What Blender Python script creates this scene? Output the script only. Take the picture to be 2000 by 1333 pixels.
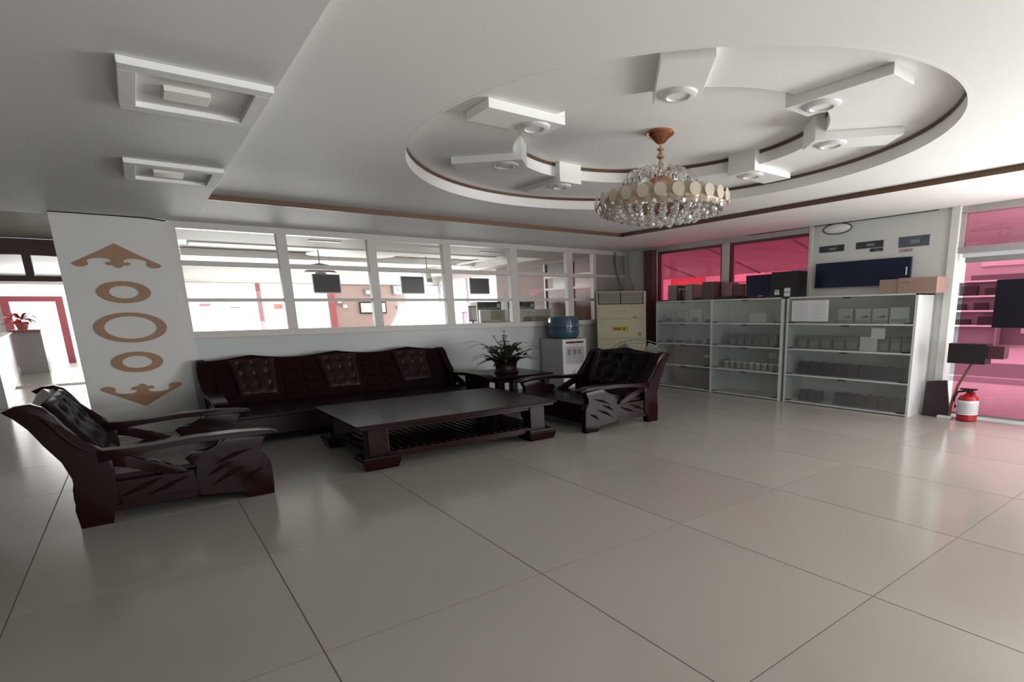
import bpy, bmesh, math, random
from mathutils import Matrix, Vector
random.seed(7)
PI = math.pi
scene = bpy.context.scene
for o in list(bpy.data.objects): bpy.data.objects.remove(o)
COL = scene.collection

# ---------------------------------------------------------------- camera
cam_d = bpy.data.cameras.new('camera'); cam = bpy.data.objects.new('camera', cam_d); COL.objects.link(cam)
YAW, PITCH, ROLL = math.radians(40.052), math.radians(12.463), math.radians(0.966)
fw = Vector((math.sin(YAW)*math.cos(PITCH), math.cos(YAW)*math.cos(PITCH), -math.sin(PITCH)))
rt = Vector((math.cos(YAW), -math.sin(YAW), 0)); dn = fw.cross(rt)
r2 = rt*math.cos(ROLL)+dn*math.sin(ROLL); d2 = dn*math.cos(ROLL)-rt*math.sin(ROLL)
M = Matrix((( r2.x,-d2.x,-fw.x,0.0),(r2.y,-d2.y,-fw.y,0.0),(r2.z,-d2.z,-fw.z,1.5),(0,0,0,1)))
cam.matrix_world = M
cam_d.sensor_width = 36; cam_d.lens = 1095.87/2000*36
cam_d.shift_x = (1000-1210.13)/2000; cam_d.shift_y = (848.72-666.5)/2000
cam_d.clip_start = 0.05; cam_d.clip_end = 200
scene.camera = cam

# ---------------------------------------------------------------- world, lights, exposure
w = bpy.data.worlds.new('world'); scene.world = w; w.use_nodes = True
bg = w.node_tree.nodes['Background']; bg.inputs[0].default_value = (0.93, 0.97, 1.0, 1); bg.inputs[1].default_value = 3.0
scene.view_settings.view_transform = 'Standard'; scene.view_settings.look = 'None'
scene.view_settings.gamma = 1; scene.view_settings.use_curve_mapping = False
scene.view_settings.exposure = 0.0

def area(name, loc, direction, sx, sy, power, color=(1, 1, 1)):
    d = bpy.data.lights.new(name, 'AREA'); d.shape = 'RECTANGLE'; d.size = sx; d.size_y = sy
    d.energy = power; d.color = color
    o = bpy.data.objects.new(name, d); COL.objects.link(o)
    o.location = loc; o.rotation_euler = Vector(direction).to_track_quat('-Z', 'Y').to_euler()
    return o
# daylight entering by the open shop front on the right, behind the camera's right shoulder
area('daylight_shopfront', (8.20, -1.1, 1.05), (-1, 0.25, 0.66), 4.6, 1.9, 450, (1.0, 0.99, 0.97))
area('added_ceiling_fill', (1.5, -4.9, 0.9), (0, 0.6, 1), 5.5, 1.6, 170, (1.0, 0.99, 0.97))  # added fill aimed upward to brighten the ceiling, no known source behind the camera
# daylight of the hall behind the glazed partition
area('daylight_hall_windows', (3.2, 19.8, 1.5), (0, -1, 0), 4.6, 1.9, 480, (1.0, 0.985, 0.97))
area('daylight_hall_side', (8.3, 17.8, 1.5), (-1, 0, 0), 4.0, 1.8, 180, (1.0, 0.985, 0.97))
area('daylight_passage', (-1.6, 27.5, 1.5), (0, -1, 0), 3.0, 2.2, 200, (1.0, 0.985, 0.97))

# ---------------------------------------------------------------- helpers
def lin(c):
    return tuple(((v/255)/12.92 if v/255 <= 0.04045 else (((v/255)+0.055)/1.055)**2.4) for v in c)
MATS = {}
def mat(name, rgb, rough=0.5, metal=0.0, noise=0.0, nscale=8.0, bump=0.0, bscale=60.0, coat=0.0, emit=None, spec=0.5, trans=0.0, ior=1.45, stretch=None):
    if name in MATS: return MATS[name]
    m = bpy.data.materials.new(name); m.use_nodes = True; nt = m.node_tree; N = nt.nodes; L = nt.links
    b = N['Principled BSDF']
    b.inputs['Base Color'].default_value = (*rgb, 1); b.inputs['Roughness'].default_value = rough
    b.inputs['Metallic'].default_value = metal; b.inputs['Coat Weight'].default_value = coat
    b.inputs['Coat Roughness'].default_value = 0.08
    b.inputs['Specular IOR Level'].default_value = spec; b.inputs['IOR'].default_value = ior
    b.inputs['Transmission Weight'].default_value = trans
    tc = N.new('ShaderNodeTexCoord'); src = tc.outputs['Object']
    if stretch:
        mp = N.new('ShaderNodeMapping'); mp.inputs['Scale'].default_value = stretch; L.new(src, mp.inputs[0]); src = mp.outputs[0]
    if noise > 0:
        n = N.new('ShaderNodeTexNoise'); n.inputs['Scale'].default_value = nscale; n.inputs['Detail'].default_value = 4
        L.new(src, n.inputs['Vector'])
        r = N.new('ShaderNodeMapRange'); r.inputs[3].default_value = 1-noise; r.inputs[4].default_value = 1+noise
        L.new(n.outputs[0], r.inputs[0])
        mx = N.new('ShaderNodeVectorMath'); mx.operation = 'SCALE'; mx.inputs[0].default_value = rgb
        L.new(r.outputs[0], mx.inputs['Scale']); L.new(mx.outputs[0], b.inputs['Base Color'])
    if bump > 0:
        n2 = N.new('ShaderNodeTexNoise'); n2.inputs['Scale'].default_value = bscale; L.new(src, n2.inputs['Vector'])
        bm_ = N.new('ShaderNodeBump'); bm_.inputs['Strength'].default_value = bump; bm_.inputs['Distance'].default_value = 0.01
        L.new(n2.outputs[0], bm_.inputs['Height']); L.new(bm_.outputs[0], b.inputs['Normal'])
    if emit:
        b.inputs['Emission Color'].default_value = (*emit[0], 1); b.inputs['Emission Strength'].default_value = emit[1]
    MATS[name] = m; return m
def glassmat(name, tint, refl=0.08, rough=0.02, lift_haze=0.0):
    m = bpy.data.materials.new(name); m.use_nodes = True; nt = m.node_tree; N = nt.nodes; L = nt.links
    for n in list(N): N.remove(n)
    out = N.new('ShaderNodeOutputMaterial'); mix = N.new('ShaderNodeMixShader')
    t = N.new('ShaderNodeBsdfTransparent'); t.inputs[0].default_value = (*tint, 1)
    g = N.new('ShaderNodeBsdfGlossy'); g.inputs['Roughness'].default_value = rough
    lw = N.new('ShaderNodeFresnel'); ge = N.new('ShaderNodeNewGeometry'); im = N.new('ShaderNodeMapRange'); im.inputs[3].default_value = 1.45; im.inputs[4].default_value = 1/1.45
    L.new(ge.outputs['Backfacing'], im.inputs[0]); L.new(im.outputs[0], lw.inputs[0])   # thin sheet: same reflectance from both sides
    ad = N.new('ShaderNodeMath'); ad.operation = 'ADD'; ad.inputs[1].default_value = refl; ad.use_clamp = True
    L.new(lw.outputs[0], ad.inputs[0]); L.new(ad.outputs[0], mix.inputs[0])
    L.new(t.outputs[0], mix.inputs[1]); L.new(g.outputs[0], mix.inputs[2]); L.new(mix.outputs[0], out.inputs[0])
    if lift_haze > 0:  # pale diffuse haze mixed into the pane to brighten the dim cabinet interiors
        df = N.new('ShaderNodeBsdfDiffuse'); df.inputs[0].default_value = (0.8, 0.83, 0.8, 1); tn = N.new('ShaderNodeTexNoise'); tn.inputs['Scale'].default_value = 2.5
        tc = N.new('ShaderNodeTexCoord'); L.new(tc.outputs['Object'], tn.inputs['Vector'])
        mr = N.new('ShaderNodeMapRange'); mr.inputs[3].default_value = lift_haze*0.7; mr.inputs[4].default_value = lift_haze*1.3; L.new(tn.outputs[0], mr.inputs[0])
        m2 = N.new('ShaderNodeMixShader'); L.new(mr.outputs[0], m2.inputs[0]); L.new(mix.outputs[0], m2.inputs[1]); L.new(df.outputs[0], m2.inputs[2]); L.new(m2.outputs[0], out.inputs[0])
    MATS[name] = m; return m

class MB:
    def __init__(s): s.bm = bmesh.new()
    def box(s, x0, x1, y0, y1, z0, z1, bev=0.0):
        bm = s.bm; vs = [bm.verts.new(p) for p in ((x0,y0,z0),(x1,y0,z0),(x1,y1,z0),(x0,y1,z0),(x0,y0,z1),(x1,y0,z1),(x1,y1,z1),(x0,y1,z1))]
        fs = [bm.faces.new([vs[i] for i in f]) for f in ((0,3,2,1),(4,5,6,7),(0,1,5,4),(1,2,6,5),(2,3,7,6),(3,0,4,7))]
        if bev > 0:
            es = list({e for f in fs for e in f.edges})
            bmesh.ops.bevel(bm, geom=es, offset=bev, segments=2, affect='EDGES', profile=0.6)
        return s
    def hull8(s, p, bev=0.0):       # 4 bottom + 4 top corners, same winding
        bm = s.bm; vs = [bm.verts.new(q) for q in p]
        fs = [bm.faces.new([vs[i] for i in f]) for f in ((0,3,2,1),(4,5,6,7),(0,1,5,4),(1,2,6,5),(2,3,7,6),(3,0,4,7))]
        if bev > 0:
            bmesh.ops.bevel(bm, geom=list({e for f in fs for e in f.edges}), offset=bev, segments=2, affect='EDGES', profile=0.6)
        return s
    def prism(s, pts, a0, a1, axis='y', bev=0.0):
        bm = s.bm
        def P(u, v, a): return (u, a, v) if axis == 'y' else ((a, u, v) if axis == 'x' else (u, v, a))
        A = [bm.verts.new(P(u, v, a0)) for u, v in pts]; B = [bm.verts.new(P(u, v, a1)) for u, v in pts]
        n = len(pts); f1 = bm.faces.new(A); f2 = bm.faces.new(B[::-1]); fs = [f1, f2]
        for i in range(n): fs.append(bm.faces.new([A[i], B[i], B[(i+1) % n], A[(i+1) % n]]))
        if bev > 0:
            es = list(f1.edges)+list(f2.edges)
            bmesh.ops.bevel(bm, geom=es, offset=bev, segments=2, affect='EDGES', profile=0.6)
        return s
    def tube(s, pts, r, n=8, cap=True, ry=None):
        bm = s.bm; rings = []; pts = [Vector(p) for p in pts]; up = Vector((0, 0, 1))
        for i, p in enumerate(pts):
            d = (pts[min(i+1, len(pts)-1)]-pts[max(i-1, 0)])
            if d.length < 1e-9: d = Vector((0, 0, 1))
            d.normalize(); a = d.cross(up)
            if a.length < 1e-3: a = d.cross(Vector((0, 1, 0)))
            a.normalize(); b = a.cross(d)
            rr = r[i] if isinstance(r, (list, tuple)) else r
            r2_ = rr if ry is None else (ry[i] if isinstance(ry, (list, tuple)) else ry)
            rings.append([bm.verts.new(p+a*rr*math.cos(2*PI*k/n)+b*r2_*math.sin(2*PI*k/n)) for k in range(n)])
        for i in range(len(rings)-1):
            for k in range(n): bm.faces.new([rings[i][k], rings[i][(k+1) % n], rings[i+1][(k+1) % n], rings[i+1][k]])
        if cap: bm.faces.new(rings[0][::-1]); bm.faces.new(rings[-1])
        return s
    def lathe(s, prof, cx=0, cy=0, n=24, sx=1.0, sy=1.0, cap=True):
        bm = s.bm; rings = [[bm.verts.new((cx+max(r, 1e-4)*sx*math.cos(2*PI*k/n), cy+max(r, 1e-4)*sy*math.sin(2*PI*k/n), z)) for k in range(n)] for r, z in prof]
        for i in range(len(rings)-1):
            for k in range(n): bm.faces.new([rings[i][k], rings[i][(k+1) % n], rings[i+1][(k+1) % n], rings[i+1][k]])
        if cap: bm.faces.new(rings[0][::-1]); bm.faces.new(rings[-1])
        return s
    def quad(s, *p):
        s.bm.faces.new([s.bm.verts.new(q) for q in p]); return s
    def grid(s, P):
        bm = s.bm; V = [[bm.verts.new(p) for p in row] for row in P]
        for i in range(len(V)-1):
            for j in range(len(V[0])-1): bm.faces.new([V[i][j], V[i+1][j], V[i+1][j+1], V[i][j+1]])
        return s
    def build(s, name, m, parent=None, smooth=False, label=None, loc=None):
        bm = s.bm; bmesh.ops.remove_doubles(bm, verts=bm.verts, dist=1e-6)
        bmesh.ops.recalc_face_normals(bm, faces=bm.faces)
        me = bpy.data.meshes.new(name); bm.to_mesh(me); bm.free()
        me.materials.append(m)
        if smooth:
            for p in me.polygons: p.use_smooth = True
            try: me.set_sharp_from_angle(angle=math.radians(38))
            except Exception: pass
        o = bpy.data.objects.new(name, me); COL.objects.link(o)
        if parent is not None: o.parent = parent
        if loc: o.location = loc
        if label: o['label'] = label
        return o
def tag(o, label=None, cat=None, group=None, kind=None):
    if label: o['label'] = label
    if cat: o['category'] = cat
    if group: o['group'] = group
    if kind: o['kind'] = kind
    return o
def thing(name, loc, label, cat, group=None, rz=0.0):
    o = bpy.data.objects.new(name, None); COL.objects.link(o); o.location = loc; o.rotation_euler = (0, 0, rz)
    o.empty_display_size = 0.1
    return tag(o, label, cat, group)
def struct(name, mb, m, smooth=False):
    o = mb.build(name, m, None, smooth); o['kind'] = 'structure'; return o
def copy_tree(src, parent=None):
    c = src.copy(); COL.objects.link(c); c.parent = parent
    for ch in list(src.children): copy_tree(ch, c)
    return c

# ---------------------------------------------------------------- materials
M_wall = mat('white_wall_paint', (0.70, 0.71, 0.69), 0.55, noise=0.03, nscale=3)
M_ceil = mat('ceiling_paint', (0.84, 0.84, 0.82), 0.6, noise=0.02, nscale=2)
M_low = mat('grey_gloss_wall_paint', (0.50, 0.53, 0.52), 0.32, noise=0.06, nscale=2)
M_strip = mat('brown_gilt_strip', (0.13, 0.075, 0.045), 0.4, metal=0.3, noise=0.2, nscale=14)
M_frame = mat('white_aluminium_frame', (0.62, 0.60, 0.58), 0.4, noise=0.05, nscale=6)
M_floor = mat('polished_porcelain_tile', (0.36, 0.335, 0.305), 0.16, noise=0.05, nscale=1.2, spec=0.5)
nt = M_floor.node_tree; oi = nt.nodes.new('ShaderNodeObjectInfo'); mr = nt.nodes.new('ShaderNodeMapRange'); mr.inputs[3].default_value = 0.955; mr.inputs[4].default_value = 1.03
nt.links.new(oi.outputs['Random'], mr.inputs[0]); vm = [n for n in nt.nodes if n.type == 'VECT_MATH'][0]
vm2 = nt.nodes.new('ShaderNodeVectorMath'); vm2.operation = 'SCALE'; nt.links.new(vm.outputs[0], vm2.inputs[0]); nt.links.new(mr.outputs[0], vm2.inputs['Scale']); nt.links.new(vm2.outputs[0], nt.nodes['Principled BSDF'].inputs['Base Color'])
M_joint = mat('tile_joint', (0.16, 0.13, 0.11), 0.8)
M_wood = mat('dark_lacquered_wood', (0.013, 0.0035, 0.0038), 0.22, noise=0.35, nscale=5, coat=0.0, spec=0.3, ior=1.30, stretch=(1, 1, 6))
M_woodtop = mat('dark_lacquered_top', (0.016, 0.011, 0.011), 0.25, noise=0.25, nscale=5, spec=0.2, ior=1.22)
M_leather = mat('dark_leather', (0.022, 0.009, 0.009), 0.38, noise=0.2, spec=0.25, nscale=9, bump=0.2, bscale=40)
M_leather2 = mat('black_leather', (0.006, 0.0045, 0.005), 0.42, noise=0.2, nscale=9, bump=0.15, bscale=40, spec=0.3, ior=1.22)
M_gold = mat('gilt_brown_board', (0.36, 0.21, 0.12), 0.5, noise=0.08, nscale=10)
M_glass = glassmat('clear_pane', (0.95, 0.96, 0.95), 0.02)
M_doorglass = glassmat('cabinet_pane', (0.97, 0.985, 0.975), 0.10, 0.25, lift_haze=0.035)
M_pinkdoor = glassmat('pink_door_glass', (0.86, 0.50, 0.60), 0.03)
M_pink = glassmat('red_film_glass', (0.86, 0.33, 0.45), 0.03)
M_cab = mat('white_laminate', (0.60, 0.63, 0.62), 0.35, noise=0.02)
M_cabin = mat('cabinet_inside', (0.90, 0.92, 0.91), 0.5, noise=0.02)
M_black = mat('black_plastic', (0.012, 0.012, 0.014), 0.35, noise=0.1)
M_navy = mat('navy_screen', (0.012, 0.018, 0.045), 0.18)
M_navybox = mat('navy_carton', (0.010, 0.012, 0.026), 0.45, noise=0.15)
M_white = mat('white_plastic', (0.72, 0.72, 0.72), 0.4, noise=0.02)
M_paper = mat('white_paper', (0.72, 0.73, 0.75), 0.7, noise=0.04, nscale=20)
M_carton = mat('brown_carton', (0.33, 0.22, 0.18), 0.7, noise=0.1)
M_darkcarton = mat('dull_brown_carton', (0.17, 0.11, 0.09), 0.7, noise=0.1)
M_greybox = mat('grey_packet', (0.12, 0.125, 0.125), 0.5, noise=0.3, nscale=18)
M_cream = mat('cream_plastic', (0.60, 0.56, 0.40), 0.35, noise=0.03)
M_blue = mat('blue_water_bottle', (0.055, 0.095, 0.15), 0.18, noise=0.05)
M_copper = mat('copper_metal', (0.55, 0.24, 0.14), 0.22, metal=0.9, noise=0.05)
M_brass = mat('brass_metal', (0.6, 0.42, 0.28), 0.25, metal=0.9)
M_crystal = mat('cut_crystal', (0.92, 0.90, 0.88), 0.03, trans=0.85, ior=1.5)
M_shell = mat('frosted_shell_glass', (0.62, 0.56, 0.46), 0.25, noise=0.05, trans=0.25)
M_amber = mat('amber_glass_rim', (0.45, 0.36, 0.27), 0.2, trans=0.3)
M_grey = mat('mid_grey_plastic', (0.25, 0.26, 0.26), 0.5)
M_maroon = mat('maroon_timber', (0.13, 0.045, 0.045), 0.4, noise=0.15)
M_redtimber = mat('red_timber', (0.42, 0.10, 0.12), 0.45, noise=0.1)
M_pinkwall = mat('dusty_pink_paint', (0.44, 0.32, 0.30), 0.6, noise=0.03)
M_sidewall = mat('rose_brown_paint', (0.21, 0.165, 0.15), 0.6, noise=0.03)
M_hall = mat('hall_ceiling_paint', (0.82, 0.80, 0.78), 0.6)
M_beige = mat('beige_board', (0.45, 0.40, 0.30), 0.6, noise=0.03)
M_green = mat('plant_leaf_green', (0.045, 0.055, 0.03), 0.5, noise=0.3)
M_petal = mat('pale_petal', (0.42, 0.40, 0.38), 0.6, noise=0.1)
M_vase = mat('dark_red_vase', (0.022, 0.006, 0.006), 0.4, noise=0.1)
M_red = mat('extinguisher_red', (0.35, 0.012, 0.02), 0.3)
M_poin = mat('poinsettia_red', (0.65, 0.02, 0.05), 0.5, noise=0.2)
M_yellow = mat('yellow_sticker', (0.55, 0.40, 0.05), 0.5)

# ---------------------------------------------------------------- floor
base = struct('floor', MB().box(-7.5, 8.62, -5.2, 29, -0.10, -0.0012), M_joint)
tile_mesh = {}
XK = [0.43+1.163*k for k in range(-6, 8)]; YK = [1.22+1.41*k for k in range(-4, 20)]
G = 0.0035
for j in range(len(YK)-1):
    for i in range(len(XK)-1):
        x0, x1, y0, y1 = XK[i]+G, XK[i+1]-G, YK[j]+G, YK[j+1]-G
        if x0 > 8.6: continue
        x1 = min(x1, 8.62)
        if YK[j] < -3 or YK[j] > 18 or (YK[j] > 8.5 and XK[i] > 0.6): continue
        key = round(x1-x0, 4)
        if key not in tile_mesh:
            t = MB().box(0, x1-x0, 0, y1-y0, -0.008, 0).build('tile', M_floor, base); tile_mesh[key] = t.data
        else:
            t = bpy.data.objects.new('tile', tile_mesh[key]); COL.objects.link(t); t.parent = base
        t.location = (x0, y0, 0)
# far floor beyond the rows of separate tiles (hidden behind partition or white with light)
MB().box(0.6, 8.6, 10.6, 28.9, -0.006, -0.0005).build('hall_paving', M_floor, base)
MB().box(-7.4, 0.6, 19.0, 28.9, -0.006, -0.0006).build('passage_paving', M_floor, base)

# ---------------------------------------------------------------- ceiling
ZS, ZM, Z3, Z4 = 2.745, 2.80, 2.935, 3.07
OC = (3.81, 4.01); ORX, ORY = 2.05, 2.50
IC = (3.87, 3.96); IRX, IRY = 1.25, 1.50
def ell(c, rx, ry, a): return (c[0]+rx*math.cos(a), c[1]+ry*math.sin(a))
NS = 96
def annulus(mb, inner, outer, z):
    n = len(inner)
    for k in range(n):
        mb.quad((*inner[k], z), (*inner[(k+1) % n], z), (*outer[(k+1) % n], z), (*outer[k], z))
def band(mb, ring, z0, z1, thick=0.02, c=None):
    n = len(ring); out = [((p[0]-c[0])*(1+thick/2)+c[0], (p[1]-c[1])*(1+thick/2)+c[1]) for p in ring]
    for k in range(n):
        a, b, A, B = ring[k], ring[(k+1) % n], out[k], out[(k+1) % n]
        mb.quad((*a, z0), (*b, z0), (*b, z1), (*a, z1)); mb.quad((*A, z0), (*B, z0), (*B, z1), (*A, z1))
        mb.quad((*a, z0), (*b, z0), (*B, z0), (*A, z0)); mb.quad((*a, z1), (*b, z1), (*B, z1), (*A, z1))
angs = [2*PI*k/NS for k in range(NS)]
outer = [ell(OC, ORX, ORY, a) for a in angs]; inner = [ell(IC, IRX, IRY, a) for a in angs]
X0, X1, Y0, Y1 = 0.80, 6.68, -5.2, 7.80
def rectpt(a):
    dx, dy = math.cos(a), math.sin(a); t = min([t for t in ((X1-OC[0])/dx if dx > 1e-9 else 1e9, (X0-OC[0])/dx if dx < -1e-9 else 1e9,
        (Y1-OC[1])/dy if dy > 1e-9 else 1e9, (Y0-OC[1])/dy if dy < -1e-9 else 1e9)])
    return (OC[0]+dx*t, OC[1]+dy*t)
import bisect
# main panel: ring from ellipse out to the rectangle (corner angles inserted)
ca = sorted([math.atan2(y-OC[1], x-OC[0]) % (2*PI) for x in (X0, X1) for y in (Y0, Y1)])
A2 = sorted(angs+ca)
mb = MB()
inn = [ell(OC, ORX, ORY, math.atan2(math.sin(a)/ORY, math.cos(a)/ORX)) for a in A2]
annulus(mb, inn, [rectpt(a) for a in A2], ZM)
ceil = struct('ceiling', mb, M_ceil)
mb = MB(); outB = [((p[0]-OC[0])*1.03+OC[0], (p[1]-OC[1])*1.03+OC[1]) for p in outer]
annulus(mb, inner, outB, Z3); mb.build('recess_panel', M_ceil, ceil)
mb = MB(); c0 = [(IC[0]+(p[0]-IC[0])*0.02, IC[1]+(p[1]-IC[1])*0.02) for p in inner]
innB = [((p[0]-IC[0])*1.03+IC[0], (p[1]-IC[1])*1.03+IC[1]) for p in inner]
annulus(mb, c0, innB, Z4); mb.build('dome_panel', M_ceil, ceil)
mb = MB(); band(mb, outer, ZM-0.0005, 2.906, c=OC); mb.build('recess_face', M_ceil, ceil, smooth=True)
mb = MB(); band(mb, [((p[0]-OC[0])*0.997+OC[0], (p[1]-OC[1])*0.997+OC[1]) for p in outer], 2.904, Z3-0.001, c=OC); mb.build('recess_strip', M_strip, ceil, smooth=True, label='brown strip round the outer ceiling circle')
mb = MB(); band(mb, inner, Z3-0.0005, 3.038, c=IC); mb.build('dome_face', M_ceil, ceil, smooth=True)
mb = MB(); band(mb, [((p[0]-IC[0])*0.996+IC[0], (p[1]-IC[1])*0.996+IC[1]) for p in inner], 3.036, Z4-0.001, c=IC); mb.build('dome_strip', M_strip, ceil, smooth=True, label='brown strip round the inner ceiling circle')
# lower perimeter ceiling
MB().box(-7.5, 0.80, -5.2, 9.90, ZS, ZS+0.4).build('left_soffit', mat('soffit_paint', (0.76, 0.765, 0.755), 0.6, noise=0.02), ceil)
MB().box(0.80, 8.6, 7.80, 9.90, ZS, ZS+0.4).build('back_soffit', M_ceil, ceil)
MB().box(6.68, 8.6, -5.2, 7.80, ZS, ZS+0.4).build('right_soffit', M_ceil, ceil)
MB().box(-7.5, 8.6, -5.3, 9.9, 3.2, 3.26).build('slab', M_ceil, ceil)
struct('trim_1', MB().box(0.80, 6.68, 7.785, 7.80, ZS-0.004, ZM-0.002), M_strip)
struct('trim_2', MB().box(6.665, 6.68, -5.2, 7.785, ZS-0.004, ZM-0.002), M_strip)
# black shadow-gap cords where walls meet the ceiling
struct('trim_3', MB().tube([(-0.59, 9.59, 2.742), (0.0, 9.592, 2.741), (0.30, 9.592, 2.738), (0.49, 9.595, 2.72)], 0.008, 5), M_black)
struct('trim_4', MB().tube([(8.40, 6.4, 2.742), (8.405, 5.0, 2.741), (8.405, 3.3, 2.742)], 0.007, 5), M_black)

# radiating fins with round spotlights
fin_label = {225: 'ceiling fin nearest the camera, with a round downlight at its inner end',
 270: 'long ceiling fin right of the nearest one, with a flat round downlight',
 315: 'slim ceiling fin at the right of the inner circle, ending near the outer ring',
 0: 'short-looking ceiling fin to the right of the chandelier, pointing at the window wall',
 45: 'ceiling fin hidden mostly behind the chandelier crystals',
 90: 'ceiling fin just left of the chandelier with a bright side face',
 135: 'pale ceiling fin low on the left of the circles, with round downlight',
 180: 'ceiling fin at upper left of the circles with a lit long side'}
for deg, lb in fin_label.items():
    a = math.radians(deg); R = lambda r, t: (IC[0]+0.834*(r*math.cos(a)-t*math.sin(a)), IC[1]+(r*math.sin(a)+t*math.cos(a)))
    tz = 2.872
    f = thing('ceiling_spotlight', (*R(1.75, 0), tz), lb, 'ceiling light', 'ceiling fins radiating round the chandelier')
    ox, oy = R(1.75, 0)
    def L2(r, t, z): p = R(r, t); return (p[0]-ox, p[1]-oy, z-tz)
    r0, r1, hw = 1.40, 2.16, 0.17
    q = [L2(r0, -hw, tz), L2(r1, -hw, tz), L2(r1, hw, tz), L2(r0, hw, tz)]
    top = [(p[0], p[1], Z3-tz-0.001) for p in q]
    MB().hull8(q+top, 0.003).build('fin', M_ceil, f)
    # part of the fin that crosses the inner recess reaches up to its ceiling
    r2_ = 1.49
    q = [L2(r0, -hw, 2.93), L2(r2_, -hw, 2.93), L2(r2_, hw, 2.93), L2(r0, hw, 2.93)]
    MB().hull8(q+[(p[0], p[1], Z4-tz-0.001) for p in q]).build('fin_root', M_ceil, f)
    lx, ly, _ = L2(1.60, 0, tz)
    MB().lathe([(0.075, 0), (0.135, 0.0), (0.13, -0.012), (0.11, -0.022), (0.085, -0.022), (0.078, -0.01)], lx, ly, 28, 0.834, 1, cap=False).build('light_ring', M_white, f, smooth=True)
    MB().lathe([(0.001, -0.012), (0.078, -0.012), (0.078, 0.0)], lx, ly, 24, 0.834, 1).build('lens', M_ceil, f)

# square recessed light boxes on the left soffit
def lightbox(y0, y1, lb):
    t = thing('ceiling_light_box', (0.45, (y0+y1)/2, ZS), lb, 'ceiling light', 'ceiling light boxes on the left')
    cx, cy = 0.45, (y0+y1)/2; a, b = 0.333, (y1-y0)/2; zb = -0.038
    ia, ib = 0.255, b-0.10
    MB().box(-a, a, -b, -ib, zb, -0.0005, 0.006).box(-a, a, ib, b, zb, -0.0005, 0.006).box(-a, -ia, -ib, ib, zb, -0.0005, 0.004).box(ia, a, -ib, ib, zb, -0.0005, 0.004).build('box_frame', M_ceil, t)
    MB().box(-ia, ia, -ib, ib, -0.008, -0.001).build('back_plate', M_ceil, t)
    lm = MB().box(-0.14, 0.07, -0.09, 0.09, -0.034, -0.007, 0.004).build('lamp', mat('lamp_diffuser', (0.75, 0.73, 0.68), 0.5), t)
    return t
lightbox(3.86, 4.66, 'square white ceiling light box at upper left, the larger nearer one')
lightbox(6.17, 6.95, 'square white ceiling light box further back, above the brown arrow column')

# ---------------------------------------------------------------- walls
# column with ornaments
struct('wall_column', MB().box(-0.59, 0.49, 9.60, 9.95, 0, 2.745), M_wall)
# glazed partition
PX = [0.59, 1.74, 1.87, 3.0, 3.13, 4.24, 4.385, 5.55, 5.71, 6.86, 7.0, 7.53]
PF = 9.75
lowwall = struct('wall_back', MB().box(0.49, 8.42, PF+0.02, PF+0.13, 0, 1.225), M_low)
win = struct('window_1', MB().box(0.59, 8.42, PF-0.03, PF+0.09, 1.217, 1.31, 0.004).box(0.59, 8.42, PF-0.03, PF+0.09, 2.66, 2.745), M_frame)
def post(x0, x1, z0=1.31, z1=2.66): MB().box(x0, x1, PF-0.03, PF+0.09, z0, z1, 0.004).build('mullion', M_frame, win)
post(0.49, 0.59, 0.0, 2.745)
for i in range(1, 11, 2): post(PX[i], PX[i+1])
post(7.53, 7.60)
for i in range(0, 12, 2):
    x0, x1 = PX[i], PX[i+1]
    MB().box(x0, x1, PF-0.015, PF+0.07, 2.18, 2.25, 0.004).build('rail', M_frame, win)
    MB().box(x0, x1, PF-0.015, PF+0.07, 1.708, 1.755, 0.004).build('rail', M_frame, win)
    for z0, z1 in ((1.31, 1.708), (1.755, 2.18), (2.25, 2.66)):
        MB().box(x0, x1, PF+0.025, PF+0.031, z0, z1).build('pane', M_glass, win)
MB().box(7.60, 8.42, PF+0.0, PF+0.06, 1.31, 2.66).build('blank_panel', mat('grey_board', (0.34, 0.32, 0.30), 0.45, noise=0.03), win)
MB().box(7.60, 8.42, PF-0.02, PF+0.07, 2.20, 2.25).build('rail', M_frame, win)

# right wall with two windows, a plain piece and the shop front
M_band = mat('window_head_paint', (0.45, 0.42, 0.41), 0.5)
wr = struct('wall_right', MB().box(8.42, 8.60, 3.10, 5.20, 0, 2.745).box(8.42, 8.60, 5.20, 8.72, 0, 1.64).box(8.42, 8.60, 8.72, 9.90, 0, 2.745), M_wall)
MB().box(8.40, 8.60, 5.20, 8.72, 2.655, 2.745).build('window_head', M_band, wr)
MB().box(8.41, 8.60, 6.84, 7.0, 1.64, 2.655, 0.004).build('pier', M_frame, wr)
struct('trim_5', MB().box(8.30, 8.42, 8.74, 9.0, 0, 2.70, 0.006), mat('dull_maroon_jamb', (0.10, 0.055, 0.058), 0.5, noise=0.1))
struct('trim_6', MB().box(8.385, 8.43, 5.15, 5.21, 1.66, 2.745, 0.004), M_frame)
for n, (y0, y1) in ((2, (7.0, 8.72)), (3, (5.2, 6.84))):
    wn = struct('window_%d' % n, MB().box(8.44, 8.50, y0, y1, 1.64, 1.69).box(8.44, 8.50, y0, y1, 2.61, 2.655).box(8.44, 8.50, y0, y0+0.05, 1.69, 2.61).box(8.44, 8.50, y1-0.05, y1, 1.69, 2.61), mat('red_brown_sash', (0.16, 0.05, 0.06), 0.4))
    MB().box(8.465, 8.471, y0+0.05, y1-0.05, 1.69, 2.61).build('pane', M_pink, wn)
# pilaster at the end of the wall
struct('wall_pilaster', MB().box(8.36, 8.60, 3.02, 3.12, 0, 2.745, 0.004), M_wall)
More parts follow.
